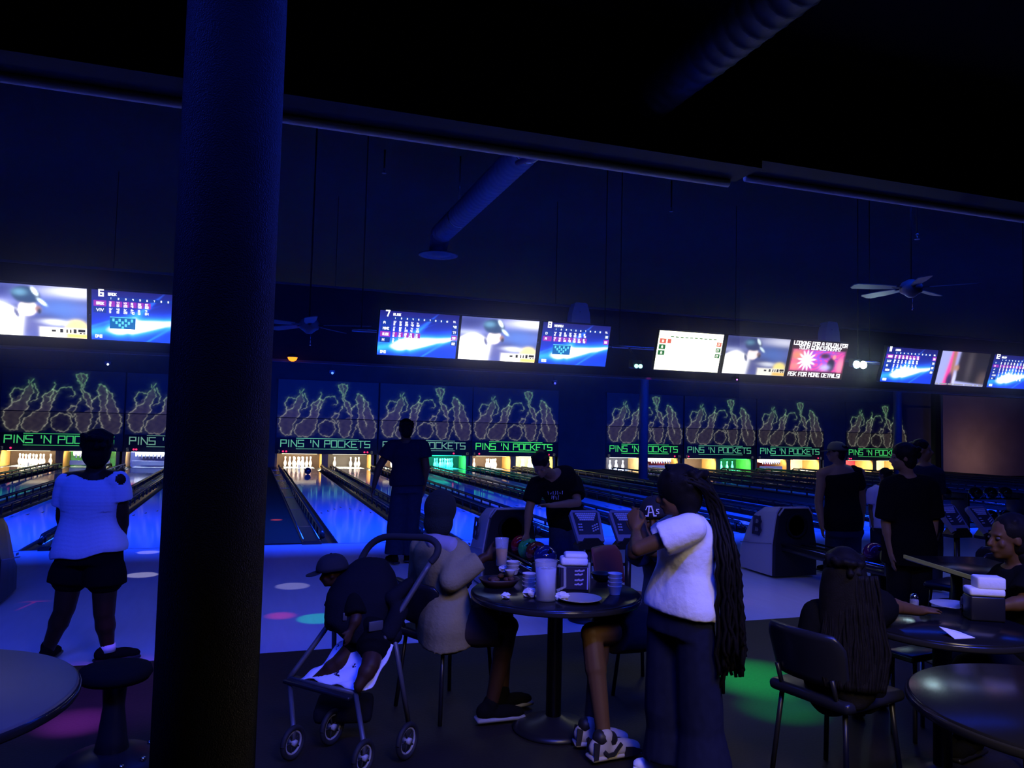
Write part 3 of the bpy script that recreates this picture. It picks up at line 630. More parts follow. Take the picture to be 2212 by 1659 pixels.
monitor(10.36, 'monitor with blue score sheet headed twelve at the picture edge', im_score, score_deco('12', ['T', 'K', 'J', 'D', 'LEO', 'S'], 1, 8, False, 'HALEY'), 1.25, .86)
# pipes the monitors hang from
for i, (x0, x1, lb) in enumerate(((-2.6, -.4, 'thin steel pipe behind the monitors left of the pillar'), (1.0, 4.1, 'thin steel pipe behind the monitors of sheets seven and eight'), (4.1, 7.9, 'thin steel pipe behind the yellow sheet monitor, its ends showing'), (7.9, 11, 'thin steel pipe behind the monitors of sheets eleven and twelve'))):
    b = MB(); b.tube([(x0, MY + .17, MZ + .27), (x1 - .02, MY + .17, MZ + .27)], .022, 10)
    o = obj('hanging_pipe', b, STEEL, None, None, ((x0 + x1) / 2, MY + .17, MZ + .27)); tag(o, lb, 'pipe', 'pipes carrying the monitors')
    b = MB()
    for xx in (x0 + .1, x1 - .1): b.tube([(xx, MY + .17, MZ + .27), (xx, MY + .17, 5.41)], .007, 6)
    obj('drop_rod', b, CEILM, o)['kind'] = 'stuff'
# ------------------------------------------------------------------ people
def bend(p0, p1, p2, n=6):
    return [p0.lerp(p1, t).lerp(p1.lerp(p2, t), t) for t in [i / n for i in range(n + 1)]]
def hand(mb, w, d, nrm, thumb, curl=.5, s=1.0):
    # w wrist, d direction of the palm, nrm the palm's inner normal, thumb +1/-1: side the thumb leaves from
    d = d.normalized(); nrm = (nrm - d * nrm.dot(d)).normalized(); sd = d.cross(nrm) * thumb
    mb.cap(w - d * .01 * s, w + d * .03 * s, .027 * s, .028 * s, 10)
    mb.ell(w + d * .055 * s, (.042 * s, .050 * s, .017 * s), (sd, d, nrm), 12, 8)
    for k, (off, L) in enumerate(((.031, .070), (.010, .079), (-.011, .073), (-.031, .058))):
        p = w + d * (.092 - abs(off) * .25) * s + sd * off * s; a = curl * (.75 + .12 * k); dr = d + sd * off * 1.5; dr.normalize()
        for j, fr in enumerate((.42, .32, .26)):
            q = p + dr * L * fr * s; mb.cap(p, q, (.0098 - .0010 * j) * s, (.0092 - .0011 * j) * s, 8); p = q
            dr = (dr * math.cos(a) + nrm * math.sin(a)).normalized()
    p = w + d * .030 * s + sd * .030 * s; dr = (d * .75 + sd * .62 + nrm * .2 * curl).normalized()
    for j, L in enumerate((.036, .030)):
        q = p + dr * L * s; mb.cap(p, q, (.0125 - .002 * j) * s, (.0105 - .002 * j) * s, 8); p = q; dr = (dr + d * .35 + nrm * .4 * curl - sd * .2).normalized()
def head_mb(mb, c, Fd, U, s, neck=None):
    S = Fd.cross(U).normalized(); U = S.cross(Fd).normalized(); at = lambda a, f, u: c + (S * a + Fd * f + U * u) * s
    ax = (S, Fd, U)
    mb.ell(at(0, -.012, .025), (.074 * s, .096 * s, .094 * s), ax); mb.ell(at(0, .022, -.045), (.057 * s, .068 * s, .072 * s), ax)
    mb.ell(at(0, .060, -.092), (.028 * s, .026 * s, .022 * s), ax, 10, 7)
    mb.cap(at(0, .088, .006), at(0, .108, -.030), .010 * s, .0155 * s, 8); mb.ell(at(0, .090, -.064), (.025 * s, .011 * s, .011 * s), ax, 10, 6)
    mb.ell(at(0, .078, .022), (.052 * s, .014 * s, .012 * s), ax, 10, 6)
    for q in (-1, 1):
        mb.ell(at(q * .076, -.005, -.008), (.011 * s, .021 * s, .032 * s), ax, 10, 7); mb.ell(at(q * .038, .066, -.028), (.022 * s, .018 * s, .02 * s), ax, 8, 6)
def eyes(root, c, Fd, U, s):
    S = Fd.cross(U).normalized(); U = S.cross(Fd).normalized()
    for q in (-1, 1):
        b = MB(); b.ell(c + (S * q * .031 + Fd * .079 + U * .004) * s, (.013 * s, .009 * s, .008 * s), (S, Fd, U), 10, 7); obj('eye', b, mat('eye_dark', (.10, .09, .09), .3), root)
def torso_secs(J, o, inf=0.0, t0=0.0, t1=1.0, n=12, flare=0.0):
    s, w = o['s'], o['w']; Pm, C, N = J['pelvis'], J['chest'], J['neck']
    lat = (J['shB'] - J['shA']).normalized(); shw = (J['shB'] - J['shA']).length / 2; hipw = o.get('hipw', (J['hipB'] - J['hipA']).length / 2 + .095 * s * w)
    lath = (J['hipB'] - J['hipA']).normalized(); secs = []
    for i in range(n + 1):
        t = t0 + (t1 - t0) * i / n
        c = Pm.lerp(C, t).lerp(C.lerp(N, t), t); tan = ((C - Pm) * (1 - t) + (N - C) * t).normalized()
        l = lath.lerp(lat, t); l = (l - tan * l.dot(tan)).normalized(); f = tan.cross(l)
        kx = [(0, hipw * .93), (.12, hipw), (.38, .130 * s * w + .02), (.62, .152 * s * w + .012), (.80, shw * .98), (.90, shw * .80), (1.0, .062 * s)]
        ky = [(0, .118), (.12, .125), (.38, .100), (.62, .118), (.80, .105), (.90, .082), (1.0, .058)]
        ra = np.interp(t, [q[0] for q in kx], [q[1] for q in kx]); rb = np.interp(t, [q[0] for q in ky], [q[1] for q in ky]) * s * o.get('depth', w)
        fl = flare * max(0, .35 - t) / .35
        secs.append((c, l, f, ra + inf + fl, rb + inf + fl))
    return secs
def shoe(root, an, toe, s, m1, m2=None, name='shoe'):
    d = toe - an; d.z = 0; d = d.normalized() if d.length > .01 else V((0, 1, 0)); sd = V((d.y, -d.x, 0)); z0 = an.z - .075 * s
    g = V((an.x, an.y, z0)); b = MB()
    b.ell(g - d * .025 * s + V((0, 0, .055 * s)), (.043 * s, .065 * s, .055 * s), (sd, d, V((0, 0, 1))))
    b.ell(g + d * .075 * s + V((0, 0, .042 * s)), (.046 * s, .115 * s, .042 * s), (sd, d, V((0, 0, 1)))); b.ell(g + d * .15 * s + V((0, 0, .034 * s)), (.044 * s, .06 * s, .034 * s), (sd, d, V((0, 0, 1))))
    b.cap(g + V((0, 0, .06 * s)), g + V((0, 0, .105 * s)), .043 * s, .045 * s); o = bobj(name, b, m1, root, .010, 3)
    b = MB(); b.rbox(g + d * .058 * s + V((0, 0, .013 * s)), (.088 * s, .295 * s, .026 * s), .012 * s, Matrix((sd, d, V((0, 0, 1)))).transposed()); obj('sole', b, m2 or m1, o)
    return o
def human(label, J, o, skin, shirt=None, legs=None, shoes=None, vox=.010, group=None, base=None):
    """J: world places of the joints (shA/elA/wrA ... and B); o: s scale, w width, face, up, hands"""
    s, w = o['s'], o['w']; k = o.get('limb', 1.0) * w
    bs = base or V((J['pelvis'].x, J['pelvis'].y, 0)); root = thing('person', label, 'person', bs, group); b = MB()
    Fd = V(o['face']).normalized(); U = V(o.get('up', (0, 0, 1))); head_mb(b, J['head'], Fd, U, s * 1.0)
    b.cap(J['neck'] - (J['head'] - J['neck']).normalized() * .03, J['head'] - U.normalized() * .04 * s - Fd * .012 * s, .060 * s * w, .052 * s * w)
    b.loft(torso_secs(J, o), 20)
    for q in 'AB':
        sh, e_, wr = J['sh' + q], J.get('el' + q), J.get('wr' + q)
        b.cap(J['neck'].lerp(sh, .25) - V((0, 0, .03 * s)), sh, .058 * s * k, .060 * s * k)
        if e_ is not None:
            b.cap(sh, e_, .056 * s * k, .042 * s * k); b.cap(e_, e_.lerp(wr, .35), .043 * s * k, .042 * s * k); b.cap(e_.lerp(wr, .35), wr, .042 * s * k, .026 * s * k)
            hd = o.get('hand' + q); d = V(hd[0]) if hd else (wr - e_); nr = V(hd[1]) if hd else (J['chest'] - wr)
            hand(b, wr, d, nr, (1 if q == 'A' else -1) * (hd[3] if hd and len(hd) > 3 else 1), hd[2] if hd else .35, s)
        hp, kn, an = J['hip' + q], J.get('kn' + q), J.get('an' + q)
        if kn is not None:
            b.cap(hp, kn, .092 * s * k, .062 * s * k); b.cap(kn, kn.lerp(an, .35) - Fd * 0, .060 * s * k, .060 * s * k); b.cap(kn.lerp(an, .35), an, .060 * s * k, .036 * s * k)
            if shoes is None or o.get('feet'): pass
            b.cap(an, an - V((0, 0, .03 * s)), .036 * s * k, .034 * s)
    body = bobj('body', b, skin, root, vox, 3); eyes(root, J['head'], Fd, U, s)
    if shirt:
        m_, sl, hem = shirt['mat'], shirt.get('sleeve', .5), shirt.get('hem', 0.05); b = MB(); inf = shirt.get('inf', .014)
        top = shirt.get('top', .955); sec = torso_secs(J, o, inf, hem, top, 14, shirt.get('flare', 0)); b.loft(sec, 22)
        for q in 'AB':
            sh, e_, wr = J['sh' + q], J.get('el' + q), J.get('wr' + q); r = .060 * s * k + inf
            if not shirt.get('strap'): b.cap(J['neck'].lerp(sh, .35) - V((0, 0, .035 * s)), sh, .060 * s * k + inf * .5, r * .98)
            if e_ is not None and sl > 0:
                lo = shirt.get('loose', .012)
                if sl <= 1: p = sh.lerp(e_, sl); b.tube([sh, sh.lerp(p, .5), p], [r, r * .98 + lo * .5, r * .88 + lo], 14)
                else: p = e_.lerp(wr, sl - 1); b.cap(sh, e_, r, .048 * s * k + inf + lo); b.tube([e_, e_.lerp(p, .5), p], [.048 * s * k + inf + lo, .046 * s * k + inf + lo * .6, .036 * s * k + inf], 14)
        so = bobj('shirt', b, m_, root, max(vox, .011), shirt.get('it', 3)); so.name = shirt.get('name', 'shirt')
    if legs:
        b = MB(); inf = legs.get('inf', .014); ln = legs.get('len', 1.9); lo = legs.get('loose', .02)
        b.loft(torso_secs(J, o, inf * .6, -.10, legs.get('waist', .22), 6), 22)
        for q in 'AB':
            hp, kn, an = J['hip' + q], J.get('kn' + q), J.get('an' + q)
            if kn is None: continue
            b.cap(hp + (hp - kn).normalized() * .01, hp.lerp(kn, .3), .094 * s * k + inf, .090 * s * k + inf)
            if ln <= 1: p = hp.lerp(kn, ln); b.tube([hp, hp.lerp(p, .5), p], [.094 * s * k + inf, .090 * s * k + inf + lo * .6, (.088 - .02 * ln) * s * k + inf + lo], 16)
            else:
                p = kn.lerp(an, ln - 1); b.cap(hp, kn, .094 * s * k + inf, .066 * s * k + inf + lo); b.tube([kn, kn.lerp(p, .4), p], [.066 * s * k + inf + lo, .062 * s * k + inf + lo, legs.get('cuff', .055) * s * k + inf + lo], 16)
        lo_ = bobj('trousers', b, legs['mat'], root, max(vox, .011), 3); lo_.name = legs.get('name', 'trousers')
    if shoes:
        for q in 'AB':
            if J.get('an' + q) is not None: shoe(root, J['an' + q], J['to' + q], s, shoes[0], shoes[1] if len(shoes) > 1 else None)
    return root
def hair_cap(root, c, Fd, U, s, m_=None, infl=1.0, vox=.009, low=-.05, name='hair', back=.02):
    U = V(U); S = Fd.cross(U).normalized(); U = S.cross(Fd).normalized(); b = MB(); ax = (S, Fd, U)
    b.ell(c + (-Fd * back + U * .038) * s, (.083 * s * infl, .098 * s * infl, .092 * s * infl), ax); b.ell(c + (-Fd * (.045) + U * low * .4) * s, (.076 * s * infl, .066 * s * infl, .085 * s * infl), ax)
    for q in range(26):
        a = q * 2.4; z = .10 * math.cos(q * .37) * .6; p = c + (S * math.cos(a) * .07 + Fd * (math.sin(a) * .085 - .02 - back) + U * (.055 + .03 * math.sin(q * 1.3))) * s * infl; b.ell(p, (.02 * s,) * 3, None, 8, 6)
    return bobj(name, b, m_ or HAIR, root, vox, 2)
def ball_cap(root, c, Fd, U, s, m_, logo=None, peak=None):
    U = V(U); S = Fd.cross(U).normalized(); U = S.cross(Fd).normalized(); b = MB()
    secs = []
    for i in range(8):
        a = PI / 2 * i / 7.0; secs.append((c + (U * (.015 + .105 * math.sin(a)) - Fd * .008) * s, S, Fd, max(.092 * math.cos(a) ** .75, .004) * s, max(.110 * math.cos(a) ** .75, .004) * s))
    b.loft(secs, 24); b.ell(c + U * .121 * s - Fd * .008 * s, (.009 * s, .009 * s, .006 * s), (S, Fd, U), 8, 6); cr = obj('cap', b, m_, root)
    b = MB(); n = 12; top = []; Pk = V(peak).normalized() if peak else Fd; PS = Pk.cross(U).normalized()
    for i in range(n + 1):
        a = PI * i / n; top.append(((-math.cos(a)) * .078, .085 + .085 * math.sin(a)))
    poly = top + [(.07, .07), (-.07, .07)]
    b.prism(poly, lambda u, v, d: c + (PS * u + Pk * v + U * (.018 + d - .25 * max(0, v - .08) - 1.6 * u * u)) * s, 0, .006); obj('cap_peak', b, m_, cr)
    return cr, S, U
def jz(**kw): return {k: (V(v) if isinstance(v, Vector) else D(*v)) for k, v in kw.items()}
def ground(p, h=.0): return V((p.x, p.y, h))

# woman standing at the left, back to the camera
Z = 5.2
J = jz(head=(212, 972, Z), neck=(206, 1018, Z), chest=(198, 1085, Z + .03), pelvis=(193, 1195, Z), shA=(146, 1040, Z), shB=(254, 1036, Z), elA=(136, 1118, Z + .02), wrA=(150, 1172, Z + .16),
       elB=(264, 1112, Z + .02), wrB=(262, 1174, Z + .10), hipA=(157, 1218, Z), hipB=(227, 1218, Z), knA=(139, 1316, Z - .04), knB=(225, 1326, Z - .03), anA=(102, 1410, Z - .05), anB=(233, 1411, Z - .02))
J['toA'] = J['anA'] + V((.02, .2, 0)); J['toB'] = J['anB'] + V((.17, .06, 0)); J['anA'].z = J['anB'].z = .085
SHIRT1 = mat('white_knit_top', (.85, .86, .95), .85, bump=(70, .2, .006))
woman = human('woman in white cold-shoulder top and black shorts, back turned, by the pillar', J, dict(s=.98, w=1.12, face=(.05, 1, -.05), handA=((.3, .8, -.5), (1, 0, 0), .4), handB=((-.2, .3, -1), (-1, 0, 0), .4)), SKIND,
              None, dict(mat=BLACKC, len=.42, loose=.03, name='shorts', waist=.34, inf=.02), (BLACKC, BLACK), .009)
woman_joints = J
hair_cap(woman, J['head'], V((.05, 1, 0)), (0, 0, 1), 1.06, infl=1.13)
# her top: ribbed body with a scooped back, sleeves hanging from the upper arm, bare shoulders between
b = MB(); o_ = dict(s=.98, w=1.12); secs = torso_secs(J, o_, .024, .06, .93, 18, .012); wv = []
b.loft(secs, 26)
for q, t in (('A', .18), ('B', .20)):
    sh, e_ = J['sh' + q], J['el' + q]; b.tube([sh.lerp(e_, -.02), sh.lerp(e_, .3), sh.lerp(e_, .66 if q == 'A' else .60)], [.070, .082, .080], 16)
for q in 'AB': b.cap(J['neck'].lerp(J['sh' + q], .45) - V((0, 0, .05)), J['sh' + q] + V((0, 0, -.012)), .072, .078)
me = blob(b, .010, 3); bm = bmesh.new(); bm.from_mesh(me)
def cutaway(bm, c, rad): bmesh.ops.delete(bm, geom=[f for f in bm.faces if (f.calc_center_median() - c).length < rad], context='FACES')
cutaway(bm, D(206, 990, Z - .05), .150); cutaway(bm, D(264, 1032, Z - .07), .052)
for v in bm.verts:
    zz = v.co.z; v.co += V((0, -1, 0)) * (.0013 * math.sin(zz * 260)) ; 
    if zz < 1.02: v.co.z -= .20 * max(0, (-.68 - v.co.x)) * (1 - min(1, max(0, (zz - .75) / .27))) * .8 + .02 * math.sin(v.co.x * 23) * .5
bm.to_mesh(me); bm.free(); me.name = 'cold_shoulder_top'; me.transform(Matrix.Translation(-wpos(woman))); tp = link('cold_shoulder_top', me, SHIRT1, woman); md = tp.modifiers.new('cloth', 'SOLIDIFY'); md.thickness = .004
b = MB(); an = J['anB']; b.tube([an + V((0, 0, -.005)), an + V((-.002, 0, .045))], [.050, .047], 14); obj('sock', b, WHITEC, woman, 'white ankle sock')
b = MB(); p0 = D(150, 1178, Z - .10); p1 = D(102, 1188, Z - .10); b.tube([p0, p0.lerp(p1, .5), p1], [.05, .035, .008], 12, True, (1, .35)); bobj('shorts_pocket_flap', b, BLACKC, woman, .009, 2)

# man standing at the foul line, back turned
Z = 9.13
J = jz(head=(876, 927, Z), neck=(877, 951, Z), chest=(880, 985, Z + .04), pelvis=(880, 1052, Z), shA=(846, 965, Z), shB=(913, 964, Z), elA=(818, 1010, Z - .05), wrA=(808, 1050, Z - .1), elB=(921, 1010, Z - .03), wrB=(915, 1054, Z + .05),
       hipA=(864, 1062, Z), hipB=(894, 1062, Z), knA=(855, 1140, Z), knB=(886, 1137, Z + .05), anA=(851, 1208, Z - .03), anB=(880, 1202, Z + .12))
J['toA'] = J['anA'] + V((-.05, .2, 0)); J['toB'] = J['anB'] + V((.05, .2, 0)); J['anA'].z = J['anB'].z = .09
NAVYT = mat('navy_jersey', (.012, .017, .032), .85, noise=(20, .2), spec=.08); BLUEJ = mat('loose_blue_jeans', (.018, .03, .055), .85, noise=(25, .3), bump=(60, .3), spec=.08)
man = human('man in dark navy shirt and baggy blue jeans standing at the foul line, back turned', J, dict(s=.99, w=1.08, face=(-.12, 1, 0)), SKINM, dict(mat=NAVYT, sleeve=.55, hem=.02, inf=.02, flare=.02, loose=.02), dict(mat=BLUEJ, loose=.025, inf=.014, cuff=.075, ln=1.95), (BLACKC, BLACK), .012)
hair_cap(man, J['head'], V((-.12, 1, 0)), (0, 0, 1), 1.0, infl=1.02, vox=.011)

# man bending over the ball rack
Z = 7.7
J = jz(head=(1168, 1004, Z - .35), neck=(1190, 1026, Z - .15), chest=(1216, 1052, Z), pelvis=(1222, 1122, Z + .25), shA=(1158, 1046, Z - .12), shB=(1240, 1040, Z + .05), elA=(1143, 1100, Z - .2), wrA=(1138, 1150, Z - .22), elB=(1247, 1086, Z - .15), wrB=(1190, 1092, Z - .36),
       hipA=(1208, 1130, Z + .25), hipB=(1238, 1130, Z + .25), knA=(1207, 1205, Z + .05), knB=(1240, 1208, Z + .08), anA=(1208, 1268, Z + .2), anB=(1240, 1270, Z + .2))
J['anA'].z = J['anB'].z = .09; J['toA'] = J['anA'] + V((-.06, -.2, 0)); J['toB'] = J['anB'] + V((.02, -.2, 0))
bender = human('man in black printed t-shirt and jeans bending over the ball rack', J, dict(s=.97, w=1.08, face=(-.45, -.62, -.62), up=(-.35, -.3, .75), handA=((-.05, -.1, -1), (.2, -.9, 0), .5), handB=((-1, -.3, .1), (0, -.4, -1), .3), hipw=.165), SKINL,
               dict(mat=BLACKC, sleeve=.72, hem=-.02, inf=.018, flare=.02, loose=.022), dict(mat=DENIM, loose=.02, inf=.014, cuff=.065), (BLACKC, BLACK), .011)
hair_cap(bender, J['head'], V((-.45, -.62, -.62)).normalized(), (-.35, -.3, .75), 1.0, infl=1.0, vox=.011)
b = MB(); R = random.Random(3); c0 = D(1199, 1066, Z - .30); ux, uz = V((.95, -.3, .02)).normalized(), V((0, 0, 1)); pr = lambda u, v, d: c0 + ux * u + uz * v + V((-.2, -.95, 0)) * d
for row, (n_, y0) in enumerate(((7, .0), (4, -.045))):
    x = -.07 + row * .03
    for i in range(n_): pts = [(x + R.uniform(0, .012), y0 + R.uniform(-.012, .024)) for _ in range(4)]; ribbon(b, pts, .005, pr, .002); x += .022
s_ = obj('shirt_print', b, mat('pale_print', (.4, .4, .5), .8), bender); s_['kind'] = 'stuff'

# man in the pale hooded top sitting left of the round table
Z = 4.45
J = jz(head=(952, 1108, Z), neck=(948, 1158, Z - .02), chest=(952, 1215, Z - .06), pelvis=(962, 1352, Z), shA=(912, 1185, Z + .08), shB=(988, 1196, Z - .12), elA=(905, 1262, Z + .16), wrA=(975, 1262, Z + .22), elB=(975, 1252, Z - .22), wrB=(1046, 1204, Z - .16),
       hipA=(968, 1340, Z + .12), hipB=(985, 1352, Z - .10), knA=(1088, 1330, Z + .15), knB=(1098, 1352, Z - .12), anA=(1085, 1520, Z + .02), anB=(1060, 1525, Z - .16))
J['toA'] = J['anA'] + V((.2, .05, 0)); J['toB'] = J['anB'] + V((.2, .0, 0)); J['anA'].z = J['anB'].z = .09
HOOD = mat('pale_beige_hoodie', (.30, .25, .12), .95, noise=(14, .15), bump=(60, .3), spec=.08); HOODIN = mat('hood_lavender', (.36, .32, .36), .95)
sitter = human('man in black beanie and pale hooded top sitting at the round table', J, dict(s=.97, w=1.0, face=(.55, .83, .0), handA=((1, .2, 0), (0, 1, 0), .5), handB=((1, .1, .25), (-.2, .9, .1), 1.1, -1)), SKIND,
               dict(mat=HOOD, sleeve=1.86, hem=-.06, inf=.022, flare=.03, loose=.004, name='hoodie'), dict(mat=mat('brown_shorts', (.045, .028, .02), .9), len=.85, loose=.03, name='shorts'), (BLACKC, mat('sole_grey', (.25, .25, .24), .6)), .008)
b = MB(); hx = V((.55, .83, 0)).normalized(); hs = V((.83, -.55, 0)); hc = J['head']
b.ell(hc + V((0, 0, .028)) - hx * .01, (.094, .112, .112), (hs, hx, V((0, 0, 1)))); b.ell(hc - hx * .035 - V((0, 0, .05)), (.088, .085, .095), (hs, hx, V((0, 0, 1)))); bobj('beanie', b, mat('black_knit', (.010, .014, .012), .95, bump=(150, .5)), sitter, .010, 3)
b = MB(); n_ = J['neck']; b.tube([D(922, 1158, Z), D(940, 1172, Z - .11), D(972, 1178, Z - .14), D(1000, 1215, Z - .13), D(1008, 1255, Z - .12)], [.035, .052, .055, .04, .012], 12); b.cap(D(918, 1165, Z + .03), D(930, 1175, Z - .05), .035, .05); bobj('hood', b, HOODIN, sitter, .010, 3)

# girl standing with long braids, seen from behind and the side
Z = 3.62
J = jz(head=(1462, 1066, Z), neck=(1478, 1110, Z + .02), chest=(1488, 1170, Z + .02), pelvis=(1470, 1335, Z), shA=(1462, 1138, Z + .13), shB=(1494, 1141, Z - .13), elA=(1400, 1186, Z + .20), wrA=(1388, 1146, Z + .26), elB=(1378, 1186, Z - .10), wrB=(1374, 1150, Z + .08),
       hipA=(1438, 1362, Z + .07), hipB=(1502, 1362, Z - .07), knA=(1440, 1525, Z + .06), knB=(1512, 1525, Z - .06), anA=(1448, 1660, Z + .05), anB=(1520, 1660, Z - .08))
J['anA'].z = J['anB'].z = .085; J['toA'] = J['anA'] + V((-.17, .1, 0)); J['toB'] = J['anB'] + V((-.17, .05, 0))
TEE = mat('white_tshirt', (.80, .78, .84), .9, noise=(5, .08), bump=(9, .7, .02))
girl = human('girl with very long black braids in white t-shirt standing at the round table', J, dict(s=.86, w=.98, face=(-.86, .5, -.12), handA=((-.1, .4, 1), (-.4, .5, 0), .7), handB=((.05, .5, 1), (.6, .6, 0), .8)), SKINM,
             dict(mat=TEE, sleeve=.56, hem=.04, inf=.022, flare=.012, loose=.016), dict(mat=DENIMD, loose=.035, inf=.016, cuff=.10, waist=.2), (WHITEC, WHITEC), .008)
fd = V((-.86, .5, -.12)).normalized(); hair_cap(girl, J['head'], fd, (0, 0, 1), .98, infl=1.16, low=-.04)
b = MB(); R = random.Random(11); S_ = V((.5, .86, 0))
top0 = J['head']
for i in range(74):
    a = R.random(); q = R.uniform(-1, 1); st = top0 + V((0, 0, .05)) + fd * R.uniform(-.10, .02) + S_ * q * .075
    m1 = D(1535 + a * 25, 1105 + R.uniform(-14, 16), Z + q * .08 + .02); m2 = D(1548 + a * 44, 1200, Z - .06 + q * .10); m3 = D(1550 + a * 52, 1310, Z - .08 + q * .10)
    ln = R.choice((1400, 1420, 1440, 1450, 1460, 1395)); e0 = D(1550 + a * 58, ln, Z - .08 + q * .10)
    if i < 5: e0 = D(1545 + i * 4, 1495, Z - .06 + q * .06)
    an_ = q * 1.25; st = top0 + fd * (.055 - .03 * abs(q)) + S_ * .080 * math.sin(an_) + V((0, 0, .022 + .112 * math.cos(an_))); m0 = top0 - fd * (.085 + .03 * a) + S_ * .088 * math.sin(an_) + V((0, 0, .012 + .090 * math.cos(an_) - .02 * a)); pts = smooth([st, m0, m1, m2, m3, e0], 5); P2 = []
    for j, p in enumerate(pts):
        w_ = .0035 + .006 * max(0, (j - 12) / 14); P2.append(V(p) + V((math.sin(j * 2.1 + i) * w_, math.cos(j * 2.1 + i * 2) * w_, math.sin(j * 1.3 + i) * w_ * .5)))
    b.tube(P2, [.0085 + .0012 * math.sin(j * 3.0) for j in range(len(P2))], 5)
br = obj('braids', b, HAIR, girl); br['kind'] = 'stuff'

# man in the lettered cap behind the table
Z = 4.72
J = jz(head=(1415, 1118, Z - .02), neck=(1438, 1158, Z + .04), chest=(1440, 1210, Z + .06), pelvis=(1432, 1345, Z + .05), shA=(1400, 1190, Z + .10), shB=(1462, 1182, Z - .06), elA=(1368, 1195, Z - .10), wrA=(1372, 1155, Z - .14), elB=(1412, 1190, Z - .28), wrB=(1392, 1148, Z - .22),
       hipA=(1420, 1340, Z + .02), hipB=(1425, 1360, Z - .2), knA=(1300, 1348, Z - .52), knB=(1278, 1368, Z - .68), anA=(1330, 1548, Z - .62), anB=(1300, 1580, Z - .86))
J['anB'] = GZ(1306, 1604, .09); J['anA'] = GZ(1275, 1576, .09); J['toB'] = J['anB'] + V((-.2, -.02, 0)); J['toA'] = J['anA'] + V((-.18, -.06, 0)); J['toB'] = GZ(1262, 1630, .09); J['toB'] = J['anB'] + V((.20, .02, 0)); J['toA'] = J['anA'] + V((.17, -.03, 0))
GREYT = mat('grey_tshirt', (.10, .11, .15), .9, noise=(8, .15), bump=(30, .4))
capman = human('man in dark lettered cap, hands raised to his face, behind the round table', J, dict(s=.95, w=1.02, face=(-.62, -.75, -.2), up=(-.2, -.1, 1), handA=((.25, .3, 1), (.3, .5, 0), .9), handB=((-.2, .3, 1), (-.3, .6, 0), .9)), SKINM,
               dict(mat=GREYT, sleeve=.7, hem=-.02, inf=.02, loose=.02), dict(mat=mat('dark_brown_shorts', (.03, .018, .012), .9), len=.72, loose=.03, name='shorts'), None, .008)
cf = V((-.62, -.75, -.2)).normalized(); cr, cs, cu = ball_cap(capman, J['head'] + V((0, 0, .01)), cf, (-.2, -.1, 1), 1.0, mat('cap_black', (.012, .012, .016), .85), peak=(.75, -.55, -.2))
c0 = J['head'] + V((0, 0, .01)) + cf * .098 + cu * .058; sx = -cs; lf = lambda u, v, d: c0 + cs * (-u) * (1 if cs.dot(right) < 0 else -1) + cu * v + cf * (d + .004 - .9 * u * u - .25 * max(0, v))
b = MB()
ribbon(b, [(-.034, -.026), (-.02, -.026), (-.008, .030), (.006, .030), (.016, -.026), (.028, -.026)], .008, lf, .003); ribbon(b, [(-.016, -.006), (.010, -.004)], .006, lf, .003); ribbon(b, [(-.03, .012), (-.02, .03), (-.008, .032)], .005, lf, .003)
ribbon(b, [(.048, .012), (.036, .012), (.034, .004), (.046, -.004), (.046, -.012), (.033, -.013)], .005, lf, .003); s_ = obj('cap_lettering', b, WHITEC, cr, 'white A and s stitched on the front'); s_['kind'] = 'stuff'
SNW, SNB = mat('sneaker_cream', (.42, .38, .32), .6), mat('sneaker_black', (.014, .013, .014), .5)
for q in 'AB':
    an = J['an' + q]; so = shoe(capman, an, J['to' + q], 1.0, SNW, SNW, 'sneaker'); d = V((J['to' + q] - an)); d.z = 0; d.normalize(); sd = V((d.y, -d.x, 0)); g = V((an.x, an.y, .0))
    face = lambda u, v, dd, g=g, d=d, sd=sd: g + d * u + V((0, 0, v)) + sd * (.040 + .012 * max(0, 1 - abs(u - .05) / .12) + dd)
    b = MB()
    for sgn in (1, -1):
        fc = lambda u, v, dd, g=g, d=d, sd=sd, sgn=sgn: g + d * u + V((0, 0, v)) + sd * sgn * (.041 + .006 * max(0, 1 - abs(u - .06) / .12) + dd - .25 * max(0, v - .05))
        b.prism([(-.085, .03), (-.06, .03), (-.045, .10), (-.075, .11)], fc, 0, .006); b.prism([(.09, .022), (.20, .022), (.195, .045), (.15, .062), (.10, .07)], fc, -.008, .003)
        ribbon(b, [(.07, .085), (.03, .05), (-.005, .045), (-.02, .06)], .016, fc, .008)
    b.cap(g + d * -.02 + V((0, 0, .115)), g + d * .03 + V((0, 0, .105)), .045, .04); obj('dark_overlay', b, SNB, so)
    b = MB()
    for i in range(4): p = g + d * (.055 + i * .022) + V((0, 0, .092 - i * .010)); b.cap(p - sd * .022, p + sd * .022, .005, .005, 6)
    obj('laces', b, WHITER, so)

